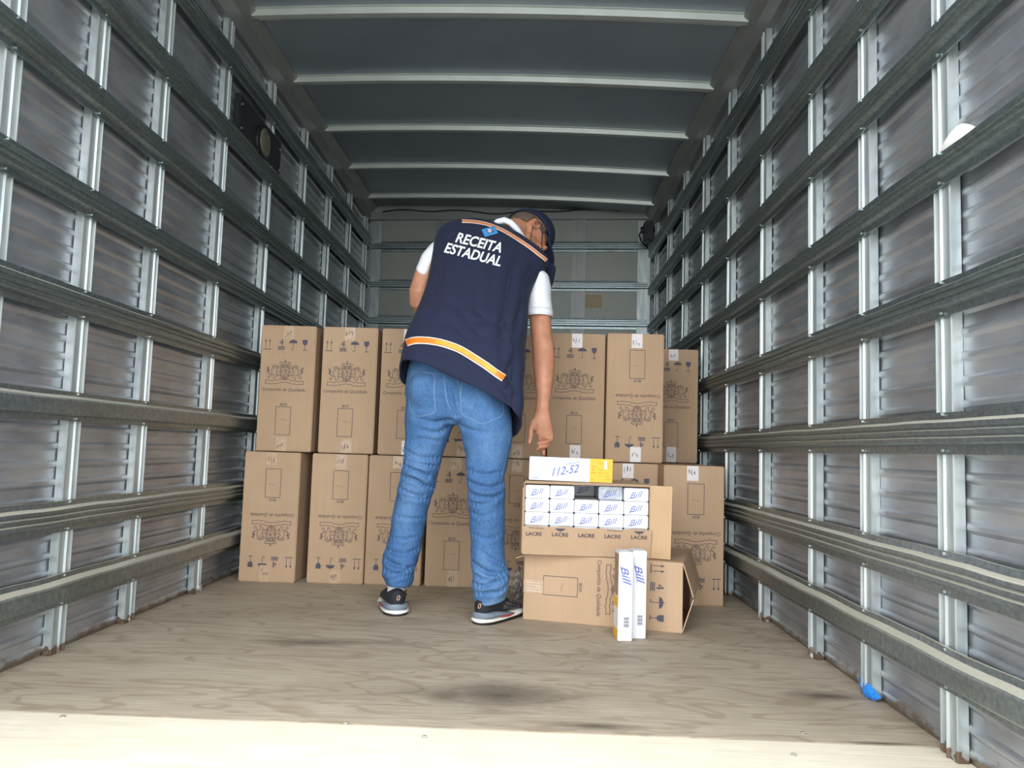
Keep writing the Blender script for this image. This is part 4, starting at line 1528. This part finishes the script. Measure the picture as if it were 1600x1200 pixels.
# right arm
ARM = [(812, 425, 842, 425, 3.215, .07), (828, 450, 856, 450, 3.21, .09), (825, 480, 860, 480, 3.19, .095), (827, 500, 861, 500, 3.175, .090), (829, 520, 862.5, 520, 3.16, .085), (831.5, 543, 866, 541, 3.145, .086), (832.5, 566, 867.5, 564, 3.125, .086),
       (834.5, 590, 865.5, 590, 3.11, .080), (837.5, 613, 862, 613, 3.10, .066), (837, 632, 858.5, 632, 3.09, .048), (835.5, 645, 858.5, 645, 3.085, .042)]
mb.rings([ringpx(*r, 0, 18) for r in ARM])
mb.rings([ringpx(836, 642, 858.5, 642, 3.085, .040, 0, 16), ringpx(831, 655, 861, 655, 3.082, .040, 0, 16), ringpx(829.5, 667, 864, 667, 3.085, .042, 0, 16), ringpx(836, 677, 865, 677, 3.09, .036, 0, 16),
          ringpx(842, 685, 863, 685, 3.092, .026, 0, 16)])


def finger(pts, r0, r1):
    q = [P(*p) for p in pts]
    mb.tube(q, [r0 + (r1 - r0) * i / (len(q) - 1) for i in range(len(q))], 8)
    mb.ball(q[-1], r1, n=8, m_=6)


finger([(833, 659, 3.072), (829.5, 672, 3.058), (829, 684, 3.05), (827, 692, 3.048)], .0125, .0080)          # thumb
mb.ball(P(834, 664, 3.07), .018, .014, .024)
finger([(844, 683, 3.09), (847, 695, 3.10), (849.5, 703, 3.09), (850, 710, 3.072)], .0098, .0072)            # index
finger([(850, 684, 3.092), (853.5, 697, 3.10), (848, 703, 3.08), (840, 702, 3.065)], .0098, .0075)           # middle
finger([(857, 682, 3.092), (860, 692, 3.095), (853, 697.5, 3.072), (843, 699, 3.058)], .0095, .0074)         # ring
finger([(862, 677, 3.09), (862, 687, 3.088), (853, 691, 3.066), (841, 692.5, 3.052)], .0090, .0070)          # little finger
# left arm: upper arm down, forearm reaching forward in front of the body
mb.tube([P(705, 388, 3.22), P(682, 408, 3.21), P(664, 432, 3.2), P(655, 458, 3.19), P(655, 470, 3.2), P(664, 484, 3.25), P(690, 500, 3.36), P(715, 515, 3.44)],
        [.052, .050, .047, .043, .042, .041, .035, .027], 16)
mb.tube([P(715, 515, 3.44), P(724, 521, 3.47), P(736, 529, 3.50)], [.030, .040, .034], 14)
for k in range(4):
    mb.tube([P(735 + k * 2, 524 + k * 5, 3.50), P(745 + k * 1.5, 534 + k * 4.5, 3.53), P(744 + k, 544 + k * 4, 3.545), P(740 + k, 550 + k * 3.5, 3.54)], [.0095, .009, .0085, .0075], 8)
mb.tube([P(722, 515, 3.47), P(733, 514, 3.48), P(742, 521, 3.495), P(748, 528, 3.50)], [.014, .012, .010, .008], 8)
me = evaluated(mb.mesh('body', MT['skin']), [('REMESH', dict(mode='VOXEL', voxel_size=0.0036)), ('SMOOTH', dict(factor=0.5, iterations=5))])
body, bv_b = finish(me, 'body', MT['skin'], person)

# ---- hair, cropped short, below the cap
mb = MB()
rs = []
n_a = 40
for i in range(14):
    u = .085 - .150 * i / 13
    for_row = []
    for k in range(n_a):
        a = math.radians(68) + math.radians(224) * k / (n_a - 1)       # around the back, from temple to temple
        rad = math.sqrt(max(.02, 1 - ((u - .025) / .108) ** 2))
        for_row.append(H(-.010 + .102 * rad * math.cos(a) * 1.0, .081 * rad * math.sin(a), u))
    rs.append(for_row)
for i in range(13):
    for k in range(n_a - 1):
        u = .085 - .150 * (i + .5) / 13
        a = 68 + 224 * k / (n_a - 1)
        side_ = min(a - 68, 292 - a)
        low = -.055 if side_ > 58 else (-.025 if side_ > 44 else (.022 if side_ > 14 else .0))       # hairline over the ear, nape, sideburn
        if u > low:
            mb.add([rs[i][k], rs[i][k + 1], rs[i + 1][k + 1], rs[i + 1][k]], [(0, 1, 2, 3)])
me = mb.mesh('hair', MT['hair'])
bm = bmesh.new(); bm.from_mesh(me); bmesh.ops.remove_doubles(bm, verts=bm.verts[:], dist=.0005); bmesh.ops.recalc_face_normals(bm, faces=bm.faces[:]); bm.to_mesh(me); bm.free()
me = evaluated(me, [('SOLIDIFY', dict(thickness=0.004, offset=1.0))])
displace(me, lambda p: 0.0012 * noise.noise(p * 130))
hair, _ = finish(me, 'hair', MT['hair'], person)

# ---- cap with brim
mb = MB()
rs = []
for i in range(11):
    t = i / 10 * math.pi / 2 * .985
    rs.append([])
    for k in range(36):
        a = 2 * math.pi * k / 36
        rim = .020 + .016 * math.sin(a) ** 2 - .012 * (math.cos(a) < -.3) * abs(math.cos(a))
        u = rim + (.150 - rim) * math.sin(t)
        rad = math.cos(t) ** .62
        rs[-1].append(H(-.010 + .114 * rad * math.cos(a), .096 * rad * math.sin(a), u))
mb.rings(rs, caps=False)
mb.f.append(tuple(10 * 36 + j for j in range(36)))
me = evaluated(mb.mesh('cap', MT['cap']), [('SUBSURF', dict(levels=1, render_levels=1)), ('SOLIDIFY', dict(thickness=0.004, offset=-1.0))])
displace(me, lambda p: 0.0012 * noise.noise(p * 40))
cap, _ = finish(me, 'cap', MT['cap'], person)
mb = MB()
rows = []
for j in range(7):
    ext = .072 * j / 6
    row = []
    for k in range(17):
        a = math.radians(-72 + 144 * k / 16)
        row.append(H(-.008 + .107 * math.cos(a) + ext * (0.4 + .6 * math.cos(a)), .088 * math.sin(a), .034 - .018 * ext / .072 - .020 * math.sin(a) ** 2))
    rows.append(row)
for j in range(6):
    for k in range(16):
        mb.add([rows[j][k], rows[j][k + 1], rows[j + 1][k + 1], rows[j + 1][k]], [(0, 1, 2, 3)])
me = mb.mesh('brim', MT['cap'])
bm = bmesh.new(); bm.from_mesh(me); bmesh.ops.remove_doubles(bm, verts=bm.verts[:], dist=.0005); bm.to_mesh(me); bm.free()
finish(evaluated(me, [('SOLIDIFY', dict(thickness=0.005))]), 'brim', MT['cap'], cap)
mb = MB(); mb.ball(H(-.010, 0, .151), .008, n=10, m_=6)
finish(mb.mesh('button', MT['cap']), 'top_button', MT['cap'], cap)
# ---- mask on the lower face with its ear loops
mb = MB()
rs = []
for i in range(9):
    a = math.radians(-62 + 124 * i / 8)
    for_ = []
    for j in range(6):
        u = -.012 - .098 * j / 5
        bul = .014 * math.sin(math.pi * j / 5)
        for_.append(H(.028 + (.072 + bul) * math.cos(a), (.066) * math.sin(a), u))
    rs.append(for_)
for i in range(8):
    for j in range(5):
        mb.add([rs[i][j], rs[i + 1][j], rs[i + 1][j + 1], rs[i][j + 1]], [(0, 1, 2, 3)])
me = mb.mesh('mask', MT['navy_dark'])
bm = bmesh.new(); bm.from_mesh(me); bmesh.ops.remove_doubles(bm, verts=bm.verts[:], dist=.0005); bm.to_mesh(me); bm.free()
mask, _ = finish(evaluated(me, [('SOLIDIFY', dict(thickness=0.003, offset=1.0))]), 'face_mask', MT['navy_dark'], person)
for sg in (-1, 1):
    mb = MB()
    mb.tube([H(.060, sg * .062, -.016), H(.020, sg * .083, .004), H(-.018, sg * .090, .016), H(-.030, sg * .090, -.010), H(-.016, sg * .085, -.040), H(.020, sg * .072, -.075), H(.050, sg * .060, -.100)], .0016, 6)
    finish(mb.mesh('loop', MT['navy_dark']), 'ear_loop', MT['navy_dark'], mask)

# ---- shoes
def shoe(heel, toe, hem_top):
    heel, toe = Vector(heel), Vector(toe)
    L_ = (toe - heel).length
    dx = (toe - heel).normalized()
    sx = Vector((dx.y, -dx.x, 0))

    def pt(t, s_, z):
        return heel + dx * (t * L_) + sx * s_ + Vector((0, 0, z))
    half = lambda t: (.038 + .010 * math.sin(math.pi * min(1, t * 1.1)) + .006 * math.exp(-((t - .7) / .2) ** 2)) * (1 if t > .12 else math.sqrt(max(.05, 1 - ((.12 - t) / .125) ** 2))) \
        * (1 if t < .8 else math.sqrt(max(.03, 1 - ((t - .8) / .203) ** 2)))
    ts = [0, .02, .05, .1, .17, .25, .35, .45, .55, .65, .75, .85, .92, .97, 1.0]
    n_ = 20

    def layer(z0f, z1f, grow, name, mat, parent, bulge=.002):
        mb_ = MB()
        rs_ = []
        for t in ts:
            w_ = half(t) + grow
            z0, z1 = z0f(t), z1f(t)
            cr = [(-w_ + .003, z0), (w_ - .003, z0), (w_ + bulge, (z0 + z1) / 2), (w_ - .002, z1), (-w_ + .002, z1), (-w_ - bulge, (z0 + z1) / 2)]
            rs_.append([pt(t, s_, z) for s_, z in cr])
        mb_.rings(rs_)
        me_ = evaluated(mb_.mesh(name, mat), [('SUBSURF', dict(levels=2, render_levels=2))])
        return finish(me_, name, mat, parent)[0]
    ms = lambda t: .006 + .012 * max(0, t - .75) * 2
    root, _b = None, None
    # upper
    mb_ = MB()
    rs_ = []
    prof_h = [(0, .088), (.02, .092), (.05, .096), (.1, .097), (.17, .095), (.25, .092), (.35, .095), (.45, .092), (.55, .080), (.65, .066), (.75, .056), (.85, .049), (.92, .043), (.97, .035), (1.0, .025)]
    for t, hgt in prof_h:
        w_ = half(t) * (.94 if t > .3 else .86)
        z0 = .032 if t < .5 else .026
        rs_.append([pt(t * .985 + .008, math.copysign(abs(math.cos(a)) ** .75, math.cos(a)) * w_ * (1 if math.sin(a) < 0 else (1 - .40 * math.sin(a) ** 2)), (z0 + hgt) / 2 + (hgt - z0) / 2 * math.copysign(abs(math.sin(a)) ** .8, math.sin(a)))
                    for a in [2 * math.pi * k / n_ for k in range(n_)]])
    mb_.rings(rs_)
    up_me = evaluated(mb_.mesh('shoe', MT['shoe_black']), [('SUBSURF', dict(levels=1, render_levels=1))])
    # grey forefoot on the same upper
    o, bv_s = finish(up_me, 'shoe', [MT['shoe_black'], MT['shoe_grey']], person)
    for p_ in o.data.polygons:
        c_w = p_.center + PR - heel
        t = c_w.dot(dx) / L_
        if t > .36 and c_w.z < .085 - .02 * (t < .5):
            p_.material_index = 1
    layer(lambda t: .001, lambda t: .007, .001, 'outsole', MT['sole_black'], o)
    layer(lambda t: .006, lambda t: .022 if t < .35 else .022 + .010 * math.sin(min(1, (t - .35) / .4) * math.pi / 2) - .010 * max(0, t - .75) * 3, .004, 'white_midsole', MT['midsole_white'], o, .004)
    layer(lambda t: .018, lambda t: .044 - .020 * min(1, max(0, (t - .25) / .35)), .0015, 'grey_midsole', MT['midsole_grey'], o, .003)
    for sg in (-1, 1):
        mb_ = MB()
        mb_.tube([pt(.25, sg * (half(.25) + .004), .024), pt(.42, sg * (half(.42) + .0045), .021), pt(.55, sg * (half(.55) + .004), .024)], [.002, .004, .002], 8)
        finish(mb_.mesh('accent', MT['shoe_red']), 'red_accent', MT['shoe_red'], o)
    mb_ = MB()
    for sg in (-1, 1):                          # crossing side stripes
        for (a, b) in (((.40, .040), (.62, .064)), ((.46, .036), (.68, .056)), ((.36, .062), (.66, .040)), ((.42, .070), (.70, .046))):
            pts_ = []
            for q in range(6):
                t = a[0] + (b[0] - a[0]) * q / 5
                z = a[1] + (b[1] - a[1]) * q / 5
                loc, nn, _i, _d = bv_s.ray_cast(pt(t, sg * .12, z), -sx * sg)
                if loc is not None:
                    pts_.append(loc + sx * sg * .0008)
            if len(pts_) > 2:
                mb_.tube(pts_, .0022, 6)
    finish(mb_.mesh('stripe', MT['shoe_black']), 'side_stripes', MT['shoe_black'], o)
    loc, nn, _i, _d = bv_s.ray_cast(pt(-.4, .004, .066), dx)
    if loc is not None:
        mb_ = MB()
        e_ = (sx * .35 + Vector((0, 0, .94))).normalized()
        f_2 = (sx * .94 - Vector((0, 0, .35))).normalized()
        mb_.tube([loc - dx * .001 + e_ * .0085 * math.cos(a) + f_2 * .0045 * math.sin(a) for a in [2 * math.pi * k / 14 for k in range(15)]], .0018, 6)
        finish(mb_.mesh('badge', MT['copper']), 'heel_badge', MT['copper'], o)
    # collar padding and sock
    mb_ = MB()
    mb_.tube([pt(.22, 0, .070), pt(.235, 0, .105), pt(.25, 0, hem_top)], [.033, .032, .033], 18)
    finish(mb_.mesh('sock', MT['white_card']), 'sock', MT['white_card'], o)
    return o


shoe((-0.462, 2.955, 0), (-0.535, 3.235, 0), .17)
shoe((-0.160, 2.862, 0), (-0.015, 3.115, 0), .15)
